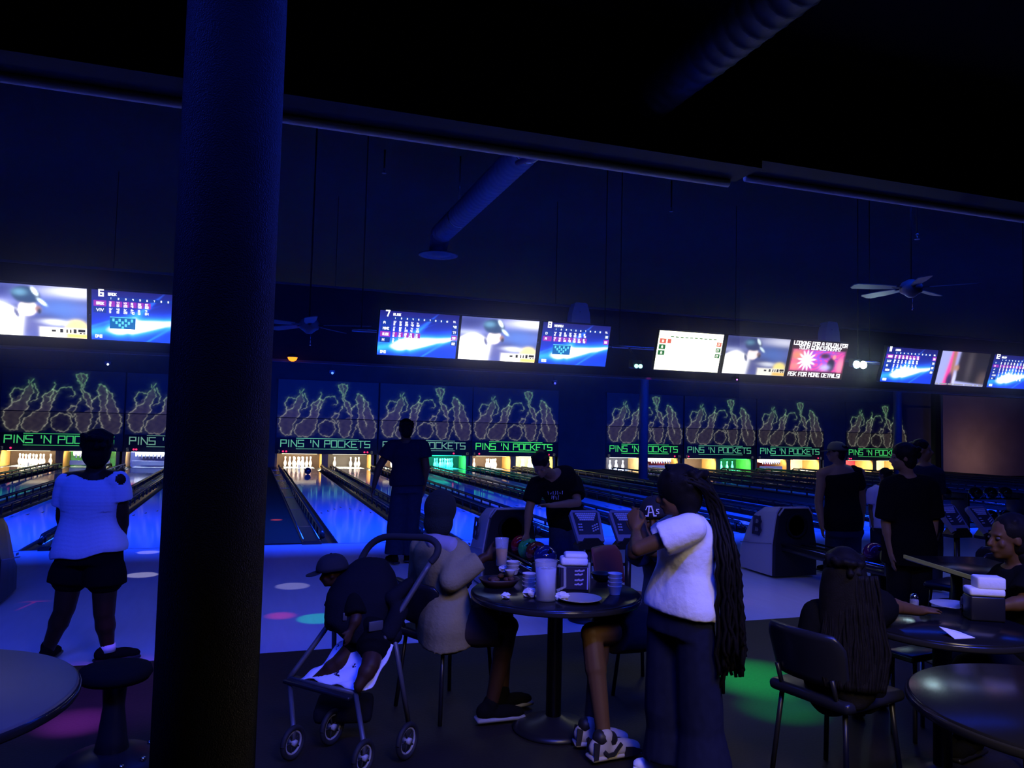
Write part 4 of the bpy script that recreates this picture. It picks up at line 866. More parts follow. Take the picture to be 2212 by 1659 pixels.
# people on the right
Z = 9.2
J = jz(head=(1806, 978, Z), neck=(1812, 1004, Z), chest=(1818, 1050, Z + .03), pelvis=(1822, 1140, Z), shA=(1776, 1024, Z), shB=(1856, 1022, Z), elA=(1768, 1085, Z - .02), wrA=(1775, 1135, Z - .1), elB=(1862, 1085, Z), wrB=(1860, 1140, Z + .05),
       hipA=(1806, 1150, Z), hipB=(1842, 1150, Z), knA=(1804, 1205, Z), knB=(1840, 1205, Z), anA=(1800, 1240, Z), anB=(1840, 1240, Z))
for q in 'AB': J['an' + q].z = .09; J['kn' + q].z = .48; J['to' + q] = J['an' + q] + V((-.1, .2, 0))
pc1 = human('man in light cap and dark vest with bare shoulders, standing beyond the ball rack', J, dict(s=.97, w=1.22, face=(-.8, .6, .0)), SKINL, dict(mat=BLACKC, sleeve=0, hem=-.03, inf=.016, strap=True, top=.84, name='vest'), dict(mat=DENIM, loose=.02), (BLACKC, BLACK), .012)
b = MB(); b.cap(J['shB'].lerp(J['neck'], .35) + V((0, -.02, .01)), J['chest'] + V((.05, -.09, .0)), .055, .09); b.cap(J['shB'] + V((-.03, 0, -.0)), J['shB'] + V((.0, 0, -.14)), .075, .08); bobj('vest_strap', b, BLACKC, pc1, .012, 3)
hair_cap(pc1, J['head'], V((-.8, .6, 0)).normalized(), (0, 0, 1), .98, infl=1.0, vox=.012); ball_cap(pc1, J['head'] + V((0, 0, .015)), V((-.8, .6, 0)).normalized(), (0, 0, 1), 1.02, mat('cap_olive', (.10, .10, .05), .85))
Z = 6.95
J = jz(head=(1950, 988, Z), neck=(1958, 1024, Z), chest=(1964, 1080, Z + .03), pelvis=(1964, 1195, Z), shA=(1924, 1050, Z), shB=(2004, 1048, Z), elA=(1914, 1130, Z), wrA=(1925, 1195, Z - .08), elB=(2016, 1125, Z), wrB=(2010, 1190, Z - .05),
       hipA=(1944, 1215, Z), hipB=(1986, 1215, Z), knA=(1942, 1280, Z), knB=(1986, 1280, Z), anA=(1940, 1300, Z), anB=(1986, 1300, Z))
for q in 'AB': J['an' + q].z = .09; J['kn' + q].z = .50; J['to' + q] = J['an' + q] + V((-.15, .15, 0))
pd = human('person in black standing with head turned left, nearest of the standing group', J, dict(s=1.0, w=1.12, face=(-.86, .5, -.05)), SKINL, dict(mat=BLACKC, sleeve=.9, hem=-.1, inf=.026, flare=.02, loose=.02), dict(mat=BLACKM, loose=.02), (BLACKC, BLACK), .011)
hair_cap(pd, J['head'], V((-.86, .5, 0)).normalized(), (0, 0, 1), 1.0, infl=1.12, vox=.011)
Z = 8.3
J = jz(head=(1992, 972, Z), neck=(1996, 1000, Z), chest=(2000, 1050, Z + .03), pelvis=(2004, 1130, Z), shA=(1970, 1022, Z), shB=(2026, 1022, Z), elA=(1968, 1085, Z), wrA=(1980, 1135, Z - .08), elB=(2030, 1085, Z), wrB=(2026, 1140, Z - .05),
       hipA=(1990, 1145, Z), hipB=(2018, 1145, Z), knA=(1990, 1200, Z), knB=(2018, 1200, Z), anA=(1990, 1250, Z), anB=(2018, 1250, Z))
for q in 'AB': J['an' + q].z = .09; J['kn' + q].z = .48; J['to' + q] = J['an' + q] + V((-.1, .18, 0))
pe = human('person in dark shirt mostly hidden behind the one in black', J, dict(s=.95, w=.9, face=(.7, -.7, 0)), SKINL, dict(mat=NAVYT, sleeve=.7, hem=-.1, inf=.016), dict(mat=DENIM, loose=.02), (BLACKC, BLACK), .012)
hair_cap(pe, J['head'], V((.7, -.7, 0)).normalized(), (0, 0, 1), .95, vox=.012)
Z = 10.6
J = jz(head=(1910, 1025, Z), neck=(1906, 1046, Z), chest=(1902, 1078, Z + .03), pelvis=(1902, 1130, Z), shA=(1882, 1062, Z), shB=(1925, 1062, Z), elA=(1880, 1100, Z), wrA=(1884, 1130, Z - .08), elB=(1928, 1100, Z), wrB=(1924, 1130, Z - .05),
       hipA=(1893, 1140, Z), hipB=(1912, 1140, Z), knA=(1893, 1180, Z), knB=(1912, 1180, Z), anA=(1893, 1205, Z), anB=(1912, 1205, Z))
for q in 'AB': J['an' + q].z = .08; J['kn' + q].z = .36; J['to' + q] = J['an' + q] + V((-.1, .18, 0))
pf = human('child in violet blue shirt standing between the two adults', J, dict(s=.72, w=1.0, face=(-.4, .9, 0)), SKINM, dict(mat=mat('violet_shirt', (.45, .35, .62), .9), sleeve=.7, hem=-.1, inf=.02), dict(mat=DENIMD, loose=.02), (BLACKC, BLACK), .012)
hair_cap(pf, J['head'], V((-.4, .9, 0)).normalized(), (0, 0, 1), .74, infl=1.05, vox=.012)
# woman with long dark hair sitting with her back to the camera
Z = 3.62
J = jz(head=(1822, 1242, Z), neck=(1826, 1295, Z), chest=(1822, 1365, Z - .03), pelvis=(1825, 1490, Z), shA=(1768, 1330, Z), shB=(1882, 1325, Z), elA=(1762, 1420, Z - .03), wrA=(1800, 1450, Z + .2), elB=(1905, 1385, Z + .10), wrB=(1985, 1352, Z + .20),
       hipA=(1795, 1495, Z), hipB=(1860, 1490, Z), knA=(1850, 1475, Z + .40), knB=(1905, 1465, Z + .40), anA=(1860, 1560, Z + .45), anB=(1892, 1485, Z + .9))
J['wrB'].z = .79; J['elB'].z = .84
for q, (px, py) in (('A', (1850, 1510)), ('B', (1900, 1492))): J['an' + q] = GZ(px, py, .09); J['to' + q] = J['an' + q] + V((.12, .16, 0)); J['kn' + q] = J['hip' + q].lerp(J['an' + q], .55); J['kn' + q].z = .50
pg = human('woman with long dark hair sitting on a chair, back to the camera', J, dict(s=.95, w=1.05, face=(.6, .8, -.1), handB=((1, .2, 0), (0, 0, -1), .4)), SKINM, dict(mat=BLACKC, sleeve=.8, hem=-.05, inf=.022, loose=.02), dict(mat=BLACKM, loose=.015, len=.9), (mat('pale_sneaker', (.42, .40, .45), .6), mat('pale_sneaker', (.42, .40, .45), .6)), .010)
f2 = V((.6, .8, 0)).normalized(); hair_cap(pg, J['head'], f2, (0, 0, 1), .98, infl=1.12)
b = MB(); hc = J['head']; hs_ = V((.8, -.6, 0)); secs = []
for i, (dx, dz, r) in enumerate(((0, .08, .05), (0, .03, .095), (.0, -.06, .112), (.01, -.15, .125), (.02, -.25, .14), (.03, -.35, .135), (.03, -.44, .115), (.035, -.52, .08), (.035, -.56, .03))): secs.append((hc - f2 * (.045 + .014 * i) + hs_ * dx + V((0, 0, dz)), hs_, f2, r, .075 - .004 * i))
b.loft(secs, 24); R = random.Random(6); b2 = MB()
for i in range(90):
    q = R.uniform(-1, 1); pts = [hc - f2 * (.045 + .014 * k + .07 - .03 * q * q) + hs_ * (q * (.10 + .012 * k if k < 5 else .15 - .014 * (k - 4)) + .03) + V((0, 0, .02 - .082 * k)) for k in range(7)]; pts = [V(p) + V((R.uniform(-.006, .006), R.uniform(-.006, .006), 0)) for p in pts]; b2.tube(smooth(pts, 3), .008, 5)
lh = bobj('long_hair', b, HAIR, pg, .012, 3); hs2 = obj('hair_strands', b2, HAIR, lh); hs2['kind'] = 'stuff'
# person at the right edge in profile
Z = 4.1
J = jz(head=(2176, 1162, Z), neck=(2196, 1218, Z), chest=(2208, 1290, Z), pelvis=(2200, 1425, Z), shA=(2170, 1262, Z + .15), shB=(2235, 1258, Z - .15), elA=(2150, 1340, Z + .12), wrA=(2105, 1352, Z + .02), elB=(2215, 1360, Z - .22), wrB=(2150, 1385, Z - .2),
       hipA=(2180, 1430, Z + .1), hipB=(2205, 1440, Z - .1), knA=(2090, 1440, Z + .05), knB=(2100, 1450, Z - .15), anA=(2090, 1560, Z), anB=(2100, 1580, Z - .1))
for q in 'AB': J['an' + q].z = .09; J['to' + q] = J['an' + q] + V((-.2, -.05, 0))
J['wrA'].z = .80; J['wrB'].z = .80; J['elA'].z = .83; J['elB'].z = .83
ph = human('dark-haired person in black sitting in profile at the right picture edge', J, dict(s=.97, w=1.0, face=(-.97, .22, -.04)), SKINM, dict(mat=BLACKC, sleeve=.8, hem=-.02, inf=.022, loose=.02), dict(mat=BLACKM, loose=.02), (BLACKC, BLACK), .008)
hf = V((-.97, .22, 0)).normalized(); hair_cap(ph, J['head'], hf, (0, 0, 1), 1.0, infl=1.08, back=.035)
b = MB()
for i in range(5): b.ell(J['head'] - hf * (.06 + .01 * i) + V((0, 0, -.02 - .065 * i)), (.085 - .004 * i, .065, .06), (V((.22, .97, 0)), hf, V((0, 0, 1))))
bobj('long_hair', b, HAIR, ph, .012, 3)
# ------------------------------------------------------------------ ball returns and balls
HOODW = mat('return_hood_white', (.42, .42, .50), .45); HOODB = mat('return_hood_black', (.012, .012, .014), .3); EMB = mat('emblem_dark', (.03, .03, .06), .5)
def ball_return(cx, y0, label, rack=1.5, hm=None):
    t = thing('ball_return', label, 'ball return', (cx, y0, 0), 'ball returns')
    prof = lambda w0, w1, h: [(-w0, 0), (-w0 * .985, h * .45), (-w1, h * .80), (-w1 * .90, h * .93), (-w1 * .72, h), (w1 * .72, h), (w1 * .90, h * .93), (w1, h * .80), (w0 * .985, h * .45), (w0, 0)]
    b = MB(); secs = []
    for y, w0, w1, h in ((y0 + .66, .27, .20, .46), (y0 + .5, .285, .23, .66), (y0 + .30, .295, .245, .755), (y0 + .02, .30, .25, .785)):
        secs.append([(cx + u, y, v + .03) for u, v in prof(w0, w1, h)])
    n = 10; vs = [p for s_ in secs for p in s_]; fs = [(i * n + k, i * n + (k + 1) % n, (i + 1) * n + (k + 1) % n, (i + 1) * n + k) for i in range(3) for k in range(n)] + [list(range(n)), [3 * n + k for k in range(n)][::-1]]
    b.add(vs, fs, False); obj('hood', b, hm or HOODW, t)
    b = MB(); pf = prof(.29, .24, .77); b.prism([(u * .99, v + .03) for u, v in pf], lambda u, v, d: (cx + u, y0 + d, v), -.035, .02); fr = obj('front_panel', b, HOODB, t)
    b = MB(); b.tube([(cx - .235, y0 - .03, .72), (cx - .17, y0 - .035, .805), (cx + .17, y0 - .035, .805), (cx + .235, y0 - .03, .72)], .011, 8); obj('hood_edge', b, mat('hood_edge_grey', (.32, .33, .36), .3), fr)
    b = MB(); b.lathe([(.145, 0), (.15, .02), (.12, .025), (.115, -.0), (0, -.0)], (cx, y0 - .036, .60), 20, (0, -1, 0)); obj('ball_opening', b, BLACKM, fr)
    b = MB()
    for sx in (-1, 1): b.tube([(cx + sx * .301, y0 + .02, .40), (cx + sx * .292, y0 + .62, .33)], .006, 6); b.box((cx + sx * .30, y0 + .5, .375), (.008, .06, .02))
    sm = obj('hood_seam', b, mat('seam_grey', (.3, .3, .36), .4), t); sm['kind'] = 'stuff'
    b = MB(); fnl = lambda u, v, d: (cx - .300 + .09 * max(0, v - .35) - d, y0 + .32 - u, v)
    ribbon(b, [(-.04, .48), (-.04, .66), (.05, .66), (.07, .62), (.05, .575), (-.02, .57)], .04, fnl, .012); ribbon(b, [(-.02, .57), (.06, .565), (.08, .52), (.06, .48), (-.04, .48)], .04, fnl, .012); em = obj('side_emblem', b, EMB, t); em['kind'] = 'stuff'
    # rack: two rails on a tray, carried by a foot at the near end
    b = MB(); y1 = y0 - rack
    b.rbox((cx, (y0 + y1) / 2, .335), (.40, rack, .05), .015); b.rbox((cx, y1 - .02, .39), (.42, .06, .16), .02); rk = obj('rack_tray', b, HOODB, t)
    for sx in (-1, 1): b = MB(); b.tube([(cx + sx * .085, y0 - .02, .385), (cx + sx * .085, y1 + .01, .385)], .013, 8); obj('rack_rail', b, STEEL, rk)
    for sx in (-1, 1): b = MB(); b.tube([(cx + sx * .20, y0 - .02, .40), (cx + sx * .20, y1, .40)], .014, 8); obj('side_rail', b, CHROME, rk)
    b = MB(); b.rbox((cx, y1 + .25, .165), (.16, .14, .29), .02); b.rbox((cx, y1 + .25, .012), (.34, .34, .024), .01); obj('rack_foot', b, HOODB, t)
    return t
ball_return(-2.28, 7.75, 'dark ball return with rounded hood at the left picture edge', 1.5, mat('return_hood_dark', (.03, .03, .028), .35)); ball_return(2.62, 7.66, 'ball return with rounded hood in front of the bending man', 1.2); ball_return(6.02, 7.45, 'ball return with pale side and dark emblem right of the braided girl', 1.55)
def ball(p, color, label, rough=.12, r=.108, group='bowling balls on the racks', name='bowling_ball'):
    t = thing(name, label, 'bowling ball', p - V((0, 0, r)), group); mt = mat('ball_%s' % str(color), color, rough, coat=.5, noise=(9, .35))
    b = MB(); b.ell(p, (r,) * 3, None, 28, 18); obj('ball_body', b, mt, t)
    R = random.Random(label); d = V((R.uniform(-.4, .4), -.75, .55)).normalized(); s_ = d.orthogonal().normalized()
    for a in (0, 1.9, 3.0): b = MB(); dd = (d + s_ * .13 * math.cos(a) + d.cross(s_) * .13 * math.sin(a)).normalized(); b.lathe([(.0135, 0), (.0135, .0015), (0, .0015)], p + dd * (r - .0006), 10, dd); obj('finger_hole', b, BLACKM, t)
    return t
zb = .385 + .087
for y, c_, lb in ((7.32, (.28, .008, .02), 'dark red bowling ball on the rack under the bending man\'s hand'), (7.10, (.03, .42, .10), 'green bowling ball on the rack, next to the dark red one'), (6.88, (.16, .03, .018), 'red brown bowling ball on the rack, next to the green one'), (6.66, (.015, .02, .13), 'blue bowling ball at the near end of the middle rack')): ball(V((2.62, y, zb)), c_, lb)
for y, c_, lb in ((6.02, (.30, .26, .045), 'mustard yellow bowling ball on the right-hand rack'), (6.24, (.11, .008, .09), 'purple bowling ball behind the mustard yellow one')): ball(V((6.02, y, zb)), c_, lb)
p = D(658, 1026, 24.6); ball(V((1.76 + .06, p.y, .108)), (.02, .05, .06), 'dark bowling ball rolling towards the full rack on lane seven', .2)
ball(V((-2.28, 7.45, zb)), (.012, .012, .014), 'black bowling ball on the rack at the left picture edge', .15)
# low rack of dark balls, added in place of highlights on the far rails
rx, ry = 11.6, 10.1
t = thing('ball_rack', 'low dark rack of house balls near the far right lanes', 'ball rack', (rx, ry, 0))
for z in (.22, .62):
    for dy in (-.08, .08): b = MB(); b.tube([(rx - 1.3, ry + dy, z), (rx + 1.3, ry + dy, z)], .014, 8); obj('rack_rail', b, BLACK, t)
for sx in (-1.3, 0, 1.3): b = MB(); b.rbox((rx + sx, ry, .36), (.05, .34, .72), .01); obj('upright', b, BLACK, t)
R = random.Random(8)
for i, sx in enumerate((-1.05, -.70, -.35, .35, .70, 1.05)):
    for z, nm in ((.22, 'lower'), (.62, 'upper')):
        ball(V((rx + sx, ry, z + .093)), (.008, .008 + .004 * (i % 3), .015), 'black bowling ball, %s from the left on the %s tier of the low rack' % (('first', 'second', 'third', 'fourth', 'fifth', 'sixth')[i], nm), .06)
# ------------------------------------------------------------------ scoring consoles
CONS = mat('console_grey', (.16, .17, .26), .5); KEYP = mat('key_pale', (.42, .45, .62), .5); CONSD = mat('console_dark', (.02, .02, .028), .5)
def console(p, label, yaw=0.0):
    t = thing('scoring_console', label, 'console', (p.x, p.y, 0), 'scoring consoles')
    tl = math.radians(52); Rm = Matrix.Rotation(yaw, 3, 'Z') @ Matrix.Rotation(tl, 3, 'X'); at = lambda u, v, d=0: p + Rm @ V((u, v, d))
    b = MB(); b.prism([(-.115, -.15), (.125, -.15), (.135, .135), (.105, .16), (-.125, .16), (-.145, .13)], lambda u, v, d: at(u, v, d), -.045, 0); cs = obj('console_case', b, CONS, t)
    b = MB(); b.prism([(-.10, -.085), (.10, -.085), (.112, .135), (-.118, .135)], at, 0, .004); ky = obj('key_field', b, CONSD, cs)
    b = MB()
    for r in range(4):
        n_ = 10 - r; v = .118 - r * .020
        for k in range(n_): u = (k - (n_ - 1) / 2) * .0195 - .003; b.prism([(u - .0085, v - .0075), (u + .0085, v - .0075), (u + .0085, v + .0075), (u - .0085, v + .0075)], at, .004, .009)
    for r in range(3):
        for k in range(2): u, v = -.082 + k * .02, .012 - r * .028; b.prism([(u - .008, v - .006), (u + .008, v - .006), (u + .008, v + .006), (u - .008, v + .006)], at, .004, .009)
        for k in range(3): u, v = .04 + k * .022, -.055 + r * .024 + k * .01; b.prism([(u - .009, v - .007), (u + .007, v - .005), (u + .009, v + .007), (u - .007, v + .005)], at, .004, .009)
    k_ = obj('keys', b, KEYP, ky.parent); k_['kind'] = 'stuff'
    q = at(0, -.13, -.06); b = MB(); b.prism([(-.125, -.02), (.125, -.02), (.125, .01), (.06, .075), (-.06, .075), (-.125, .01)], lambda u, v, d: V((q.x + u, q.y + d, q.z + v - .03)), -.07, .06); obj('console_yoke', b, BLACK, t)
    b = MB(); b.tube([(q.x, q.y, q.z - .04), (q.x, q.y, .02)], .028, 12); b.lathe([(.17, 0), (.17, .015), (.04, .03)], (q.x, q.y, 0), 20); obj('console_post', b, BLACK, t)
    return V((q.x, q.y, q.z - .09))
q1 = console(D(1270, 1136, 6.75), 'scoring console on a post, left of the man in the lettered cap', -.1); q2 = console(D(1355, 1136, 6.80), 'scoring console on a post, partly behind the man in the lettered cap', -.1)
b = MB(); b.tube([q1 + V((.03, 0, -.10)), q2 + V((-.03, 0, -.10))], .014, 8); o = obj('console_crossbar', b, BLACK, None, None, (q1 + q2) / 2 + V((0, 0, -.1))); tag(o, 'thin black bar joining the posts of the middle scoring consoles', 'rail')
q3 = console(D(2060, 1118, 7.8), 'scoring console among the chairs on the right, its back in shade', .1); q4 = console(D(2128, 1122, 7.9), 'scoring console nearest the right picture edge', .1)

# ------------------------------------------------------------------ chairs and tables
CHB = mat('chair_vinyl_black', (.014, .015, .022), .28, noise=(6, .3)); CHR = mat('chair_vinyl_brown', (.20, .045, .03), .55, noise=(6, .25))
def make_chair(m_, sw=.44, back=.40, name='restaurant_chair'):
    t = thing(name, 'x', 'chair', (0, 0, 0))
    b = MB(); b.rbox((0, 0, .445), (sw, sw, .055), .025, None, 3); obj('seat', b, m_, t)
    b = MB(); secs = []
    for i in range(9):
        u = i / 8; z = .52 + back * u; wd = (sw / 2) * (1 - .10 * (1 - u) - .55 * max(0, u - .7) ** 1.7 * 3); secs.append((V((0, -.215 - .07 * u, z)), V((1, 0, 0)), V((0, 1, 0)), wd, .022))
    b.loft(secs, 18)
    b.v = [(x, y + .28 * x * x / (sw * .5) ** 2 * .18, z) for x, y, z in b.v]; obj('backrest', b, m_, t)
    for sx in (-1, 1):
        for sy in (-1, 1): b = MB(); b.tube([(sx * .17, sy * .17, .43), (sx * .205, sy * .205, .0)], .012, 8); obj('leg', b, BLACK, t)
    b = MB()
    for sx in (-1, 1): b.tube([(sx * .15, -.19, .43), (sx * .15, -.235, .56)], .011, 8)
    bf = obj('back_frame', b, BLACK, t); bf['kind'] = 'stuff'; return t
ch = make_chair(CHB, .44, .24); chb = make_chair(CHR, .40, .27)
def chair(p, yaw, label, src=ch, used=[]):
    c = src if src not in used else copy_tree(src); used.append(src); c.location = (p.x, p.y, 0); c.rotation_euler = (0, 0, yaw); c['label'] = label; c['group'] = 'chairs around the tables'; return c
sp = D(966, 1350, 4.55); chair(sp, -PI / 2 + .45, 'black chair carrying the man in the hooded top')
cp = D(1428, 1350, 4.75); chair(cp, PI / 2 + .2, 'black chair under the man in the lettered cap')
e2 = D(1368, 1250, 5.5); chair(e2, PI + .55, 'empty chair with rounded red brown back, left of the lettered cap man', chb)
gp = D(1822, 1500, 3.62); chair(gp + V((.0, .05, 0)), -1.35, 'black chair under the long-haired seated woman')
hp_ = D(2196, 1440, 4.12); chair(hp_, PI / 2, 'black chair under the person at the right picture edge')
f1 = D(2080, 1230, 6.3); chair(f1, .3, 'empty black chair beyond the yellow-edged table'); f3 = D(2150, 1180, 6.6); chair(f3, -.6, 'empty black chair by the right-hand scoring consoles')
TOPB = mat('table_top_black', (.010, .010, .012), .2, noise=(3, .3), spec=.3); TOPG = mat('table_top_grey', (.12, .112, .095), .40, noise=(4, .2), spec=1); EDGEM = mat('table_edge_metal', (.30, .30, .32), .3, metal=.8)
def round_table(p, r, label, m_, zt=.75):
    t = thing('round_table', label, 'table', (p.x, p.y, 0))
    b = MB(); b.lathe([(0, zt - .04), (r * .97, zt - .04), (r - .008, zt - .038), (r, zt - .02), (r - .006, zt - .002), (r * .98, zt), (0, zt)], (p.x, p.y, 0), 64); obj('tabletop', b, m_, t)
    b = MB(); b.lathe([(r + .001, zt - .036), (r + .004, zt - .03), (r + .004, zt - .014), (r + .001, zt - .008)], (p.x, p.y, 0), 64); obj('edge_band', b, mat('edge_black', (.02, .02, .022), .15), t)
    b = MB(); b.lathe([(.042, .03), (.042, zt - .06), (.10, zt - .045), (.10, zt - .04)], (p.x, p.y, 0), 18); obj('pedestal', b, BLACK, t)
    b = MB(); b.lathe([(.22, 0), (.225, .012), (.19, .03), (.08, .055), (.045, .075)], (p.x, p.y, 0), 32); obj('table_base', b, BLACK, t); return t
TC = V((1.65, 4.02, 0)); TR = .47
round_table(TC, TR, 'black round table laid with cups and a pitcher in the middle of the group', TOPB)
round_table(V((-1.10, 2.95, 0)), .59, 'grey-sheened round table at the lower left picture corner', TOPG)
round_table(V((2.68, 1.88, 0)), .52, 'black round table with a bright rim spot at the lower right corner', TOPB)
round_table(V((3.24, 2.93, 0)), .40, 'black round table with napkin box between the two seated people on the right', TOPB)
# long dark table with a metal edge, yellow light put into its colour
ta, tb = D(1952, 1200, 5.9), D(2112, 1252, 5.0); ta.z = tb.z = .75; ax = (tb - ta).normalized(); px_ = V((-ax.y, ax.x, 0)); px_ = px_ if px_.x > 0 else -px_
t = thing('long_table', 'long dark table with a yellow-lit metal edge beyond the right group', 'table', ((ta + tb) / 2 + px_ * .3).to_2d().to_3d())
rot = Matrix((ax, px_, V((0, 0, 1)))).transposed(); L_ = (tb - ta).length
b = MB(); b.rbox((ta + tb) / 2 + px_ * .31 - V((0, 0, .02)), (L_, .60, .035), .008, rot); obj('tabletop', b, TOPB, t)
b = MB(); b.box((ta + tb) / 2 - px_ * -.004 + V((0, 0, -.012)), (L_, .012, .026), rot); obj('metal_edge', b, mat('brass_edge', (.85, .78, .12), .4), t, 'yellow metal edge')
for q in (.2, .8): b = MB(); c = ta.lerp(tb, q) + px_ * .3; b.tube([(c.x, c.y, .72), (c.x, c.y, .03)], .04, 12); b.lathe([(.24, 0), (.24, .012), (.05, .05)], (c.x, c.y, 0), 20); obj('pedestal', b, BLACK, t)
# empty stool-height chair with a seat edge coloured as yellow-lit, under the right-hand table
s0, s1 = D(1912, 1402, 4.3), D(1972, 1434, 4.15); c = (s0 + s1) / 2; t = thing('low_stool', 'low black stool with a bright yellow seat edge beside the seated woman', 'stool', (c.x + .17, c.y + .05, 0)); ax = (s1 - s0); zc = c.z; ax.z = 0; L_ = ax.length; ax.normalize(); px2 = V((-ax.y, ax.x, 0)); px2 = px2 if px2.x > 0 else -px2; rot = Matrix((ax, px2, V((0, 0, 1)))).transposed(); cc = V((c.x, c.y, zc)) + px2 * .17
b = MB(); b.rbox(cc, (L_, .34, .04), .012, rot); obj('seat', b, CHB, t); b = MB(); b.box(cc - px2 * .172, (L_ * .96, .012, .02), rot); obj('seat_edge', b, MATS['brass_edge'], t, 'bright yellow metal edge')
for sx in (-1, 1):
    for sy in (-1, 1): q = cc + ax * sx * L_ * .4 + px2 * sy * .13; b = MB(); b.tube([q - V((0, 0, .01)), (q.x, q.y, 0)], .012, 8); obj('leg', b, STEEL, t)
# fixed stool by the pillar
sp = GZ(250, 1446, .45); t = thing('pedestal_stool', 'black round stool on a flared pedestal, left of the pillar', 'stool', (sp.x, sp.y, 0))
b = MB(); b.lathe([(0, .40), (.15, .405), (.165, .43), (.155, .46), (.10, .475), (0, .478)], (sp.x, sp.y, 0), 28); obj('seat', b, BLACKM, t)
b = MB(); b.lathe([(.085, .03), (.065, .14), (.048, .28), (.055, .38), (.12, .405)], (sp.x, sp.y, 0), 20); obj('pedestal', b, BLACK, t)
b = MB(); b.lathe([(.235, 0), (.235, .02), (.19, .05), (.10, .075), (.08, .08)], (sp.x, sp.y, 0), 32); bs = obj('stool_base', b, BLACK, t)
for a in (-1.2, -.6, .5): b = MB(); b.lathe([(.014, 0), (.012, .012), (0, .014)], (sp.x + .18 * math.cos(a), sp.y + .18 * math.sin(a), .055), 8); obj('bolt', b, CHROME, bs)

# ------------------------------------------------------------------ things on the round table
def on(px, py, z=.751): return GZ(px, py, z)
PAPER = mat('paper_white', (.82, .82, .92), .9, bump=(30, .3)); CUPM = mat('paper_cup', (.62, .58, .52), .7); GLASS = mat('clear_plastic', (.85, .88, 1), .08, alpha=.22); WATER = mat('water', (.85, .9, 1), .02, trans=1, ior=1.33); BEER = mat('beer', (.70, .34, .03), .1, trans=.15, ior=1.33); PLATE = mat('plate_pale', (.46, .46, .42), .45)
p = on(1178, 1296); t = thing('water_pitcher', 'clear plastic pitcher of ice water on the round table', 'pitcher', p)
b = MB(); b.lathe([(.050, 0), (.053, .006), (.058, .20), (.062, .205), (.059, .206), (.055, .195), (.049, .010), (0, .010)], p, 32); obj('pitcher_wall', b, GLASS, t)
b = MB(); b.lathe([(0, .011), (.0475, .011), (.0530, .165), (0, .165)], p, 28); obj('water', b, mat('icy_water', (.60, .66, .95), .25, trans=.08, ior=1.33), t)
for i in range(5): b = MB(); a = i * 1.3; b.rbox(p + V((.026 * math.cos(a), .026 * math.sin(a), .158)), (.026, .026, .022), .004, Matrix.Rotation(a, 3, 'Z')); obj('ice_cube', b, mat('ice', (.8, .85, 1), .15, trans=.5), t)
b = MB(); b.tube([p + V((.058, -.02, .18)), p + V((.095, -.03, .17)), p + V((.098, -.03, .07)), p + V((.056, -.02, .05))], .008, 8); obj('pitcher_handle', b, GLASS, t)
p = on(1252, 1298); t = thing('dinner_plate', 'pale empty plate at the front of the round table', 'plate', p); b = MB(); b.lathe([(0, .004), (.06, .004), (.065, .0), (.07, .0), (.115, .016), (.117, .019), (.112, .019), (.072, .007), (0, .007)], p, 40); obj('plate_body', b, PLATE, t)
def cup_stack(p, n, r, h, step, label, m_=CUPM, name='cup_stack'):
    t = thing(name, label, 'cups', p)
    for i in range(n):
        b = MB(); b.lathe([(r * .72, 0), (r * .74, .002), (r, h), (r * 1.05, h + .002), (r * 1.05, h + .005), (r * .97, h + .004), (r * .70, .004), (0, .004)], p + V((0, 0, i * step)), 22); obj('cup', b, m_, t)
    return t
cup_stack(on(1328, 1284), 4, .038, .045, .022, 'stack of paper cups at the right of the round table'); cup_stack(on(1142, 1281), 4, .036, .040, .021, 'stack of paper cups left of the water pitcher'); cup_stack(on(1107, 1240), 3, .040, .030, .022, 'short stack of paper cups near the far edge of the round table')
p = on(1078, 1266); t = thing('food_basket', 'oval basket of half-eaten food left of the water pitcher', 'basket', p)
b = MB(); secs = []; 
for r, z in ((.085, .002), (.105, .03), (.115, .045), (.109, .045), (.098, .03), (.08, .008)): secs.append((p + V((0, 0, z)), V((1, 0, 0)), V((0, 1, 0)), r * 1.02, r * .8))
b.loft(secs, 30); obj('basket_tray', b, mat('basket_brown', (.05, .025, .015), .5), t)
R = random.Random(4)
for i in range(9): b = MB(); q = p + V((R.uniform(-.07, .07), R.uniform(-.05, .05), .035 + R.uniform(0, .02))); b.ell(q, (.028, .018, .014), (V((math.cos(i), math.sin(i), 0)), V((-math.sin(i), math.cos(i), 0)), V((0, 0, 1))), 10, 7); obj('food_piece', b, mat('food_brown', (.10, .04, .02), .6), t)
p = on(1100, 1266) + V((0, -.01, .060)); b = MB(); b.lathe([(.022, 0), (.030, .030), (.031, .032), (.027, .031), (.020, .022), (0, .022)], p, 20); o = obj('dip_ramekin', b, mat('ramekin_pale', (.55, .53, .5), .5), None, None, p); tag(o, 'small pale dip cup resting on the food basket', 'cup')
p = on(1240, 1283); t = thing('napkin_dispenser', 'black napkin dispenser with white napkins and menu card on the round table', 'napkin dispenser', p); Ry = Matrix.Rotation(-.30, 3, 'Z'); rp = lambda x, y, z: p + Ry @ V((x, y, z))
b = MB(); b.rbox(rp(0, .05, .075), (.155, .10, .15), .008, Ry); obj('dispenser_box', b, mat('dispenser_black', (.014, .014, .02), .35), t)
b = MB(); b.rbox(rp(0, .05, .172), (.15, .105, .045), .014, Ry); b.rbox(rp(.01, .05, .202), (.125, .10, .03), .012, Ry); obj('napkins', b, PAPER, t)
b = MB(); b.box(rp(.0, -.003, .085), (.15, .003, .12), Ry); cdm = obj('menu_card', b, mat('menu_dark', (.025, .02, .05), .4), t)
b = MB(); fm = lambda u, v, d: rp(u, -.0046 - d, v)
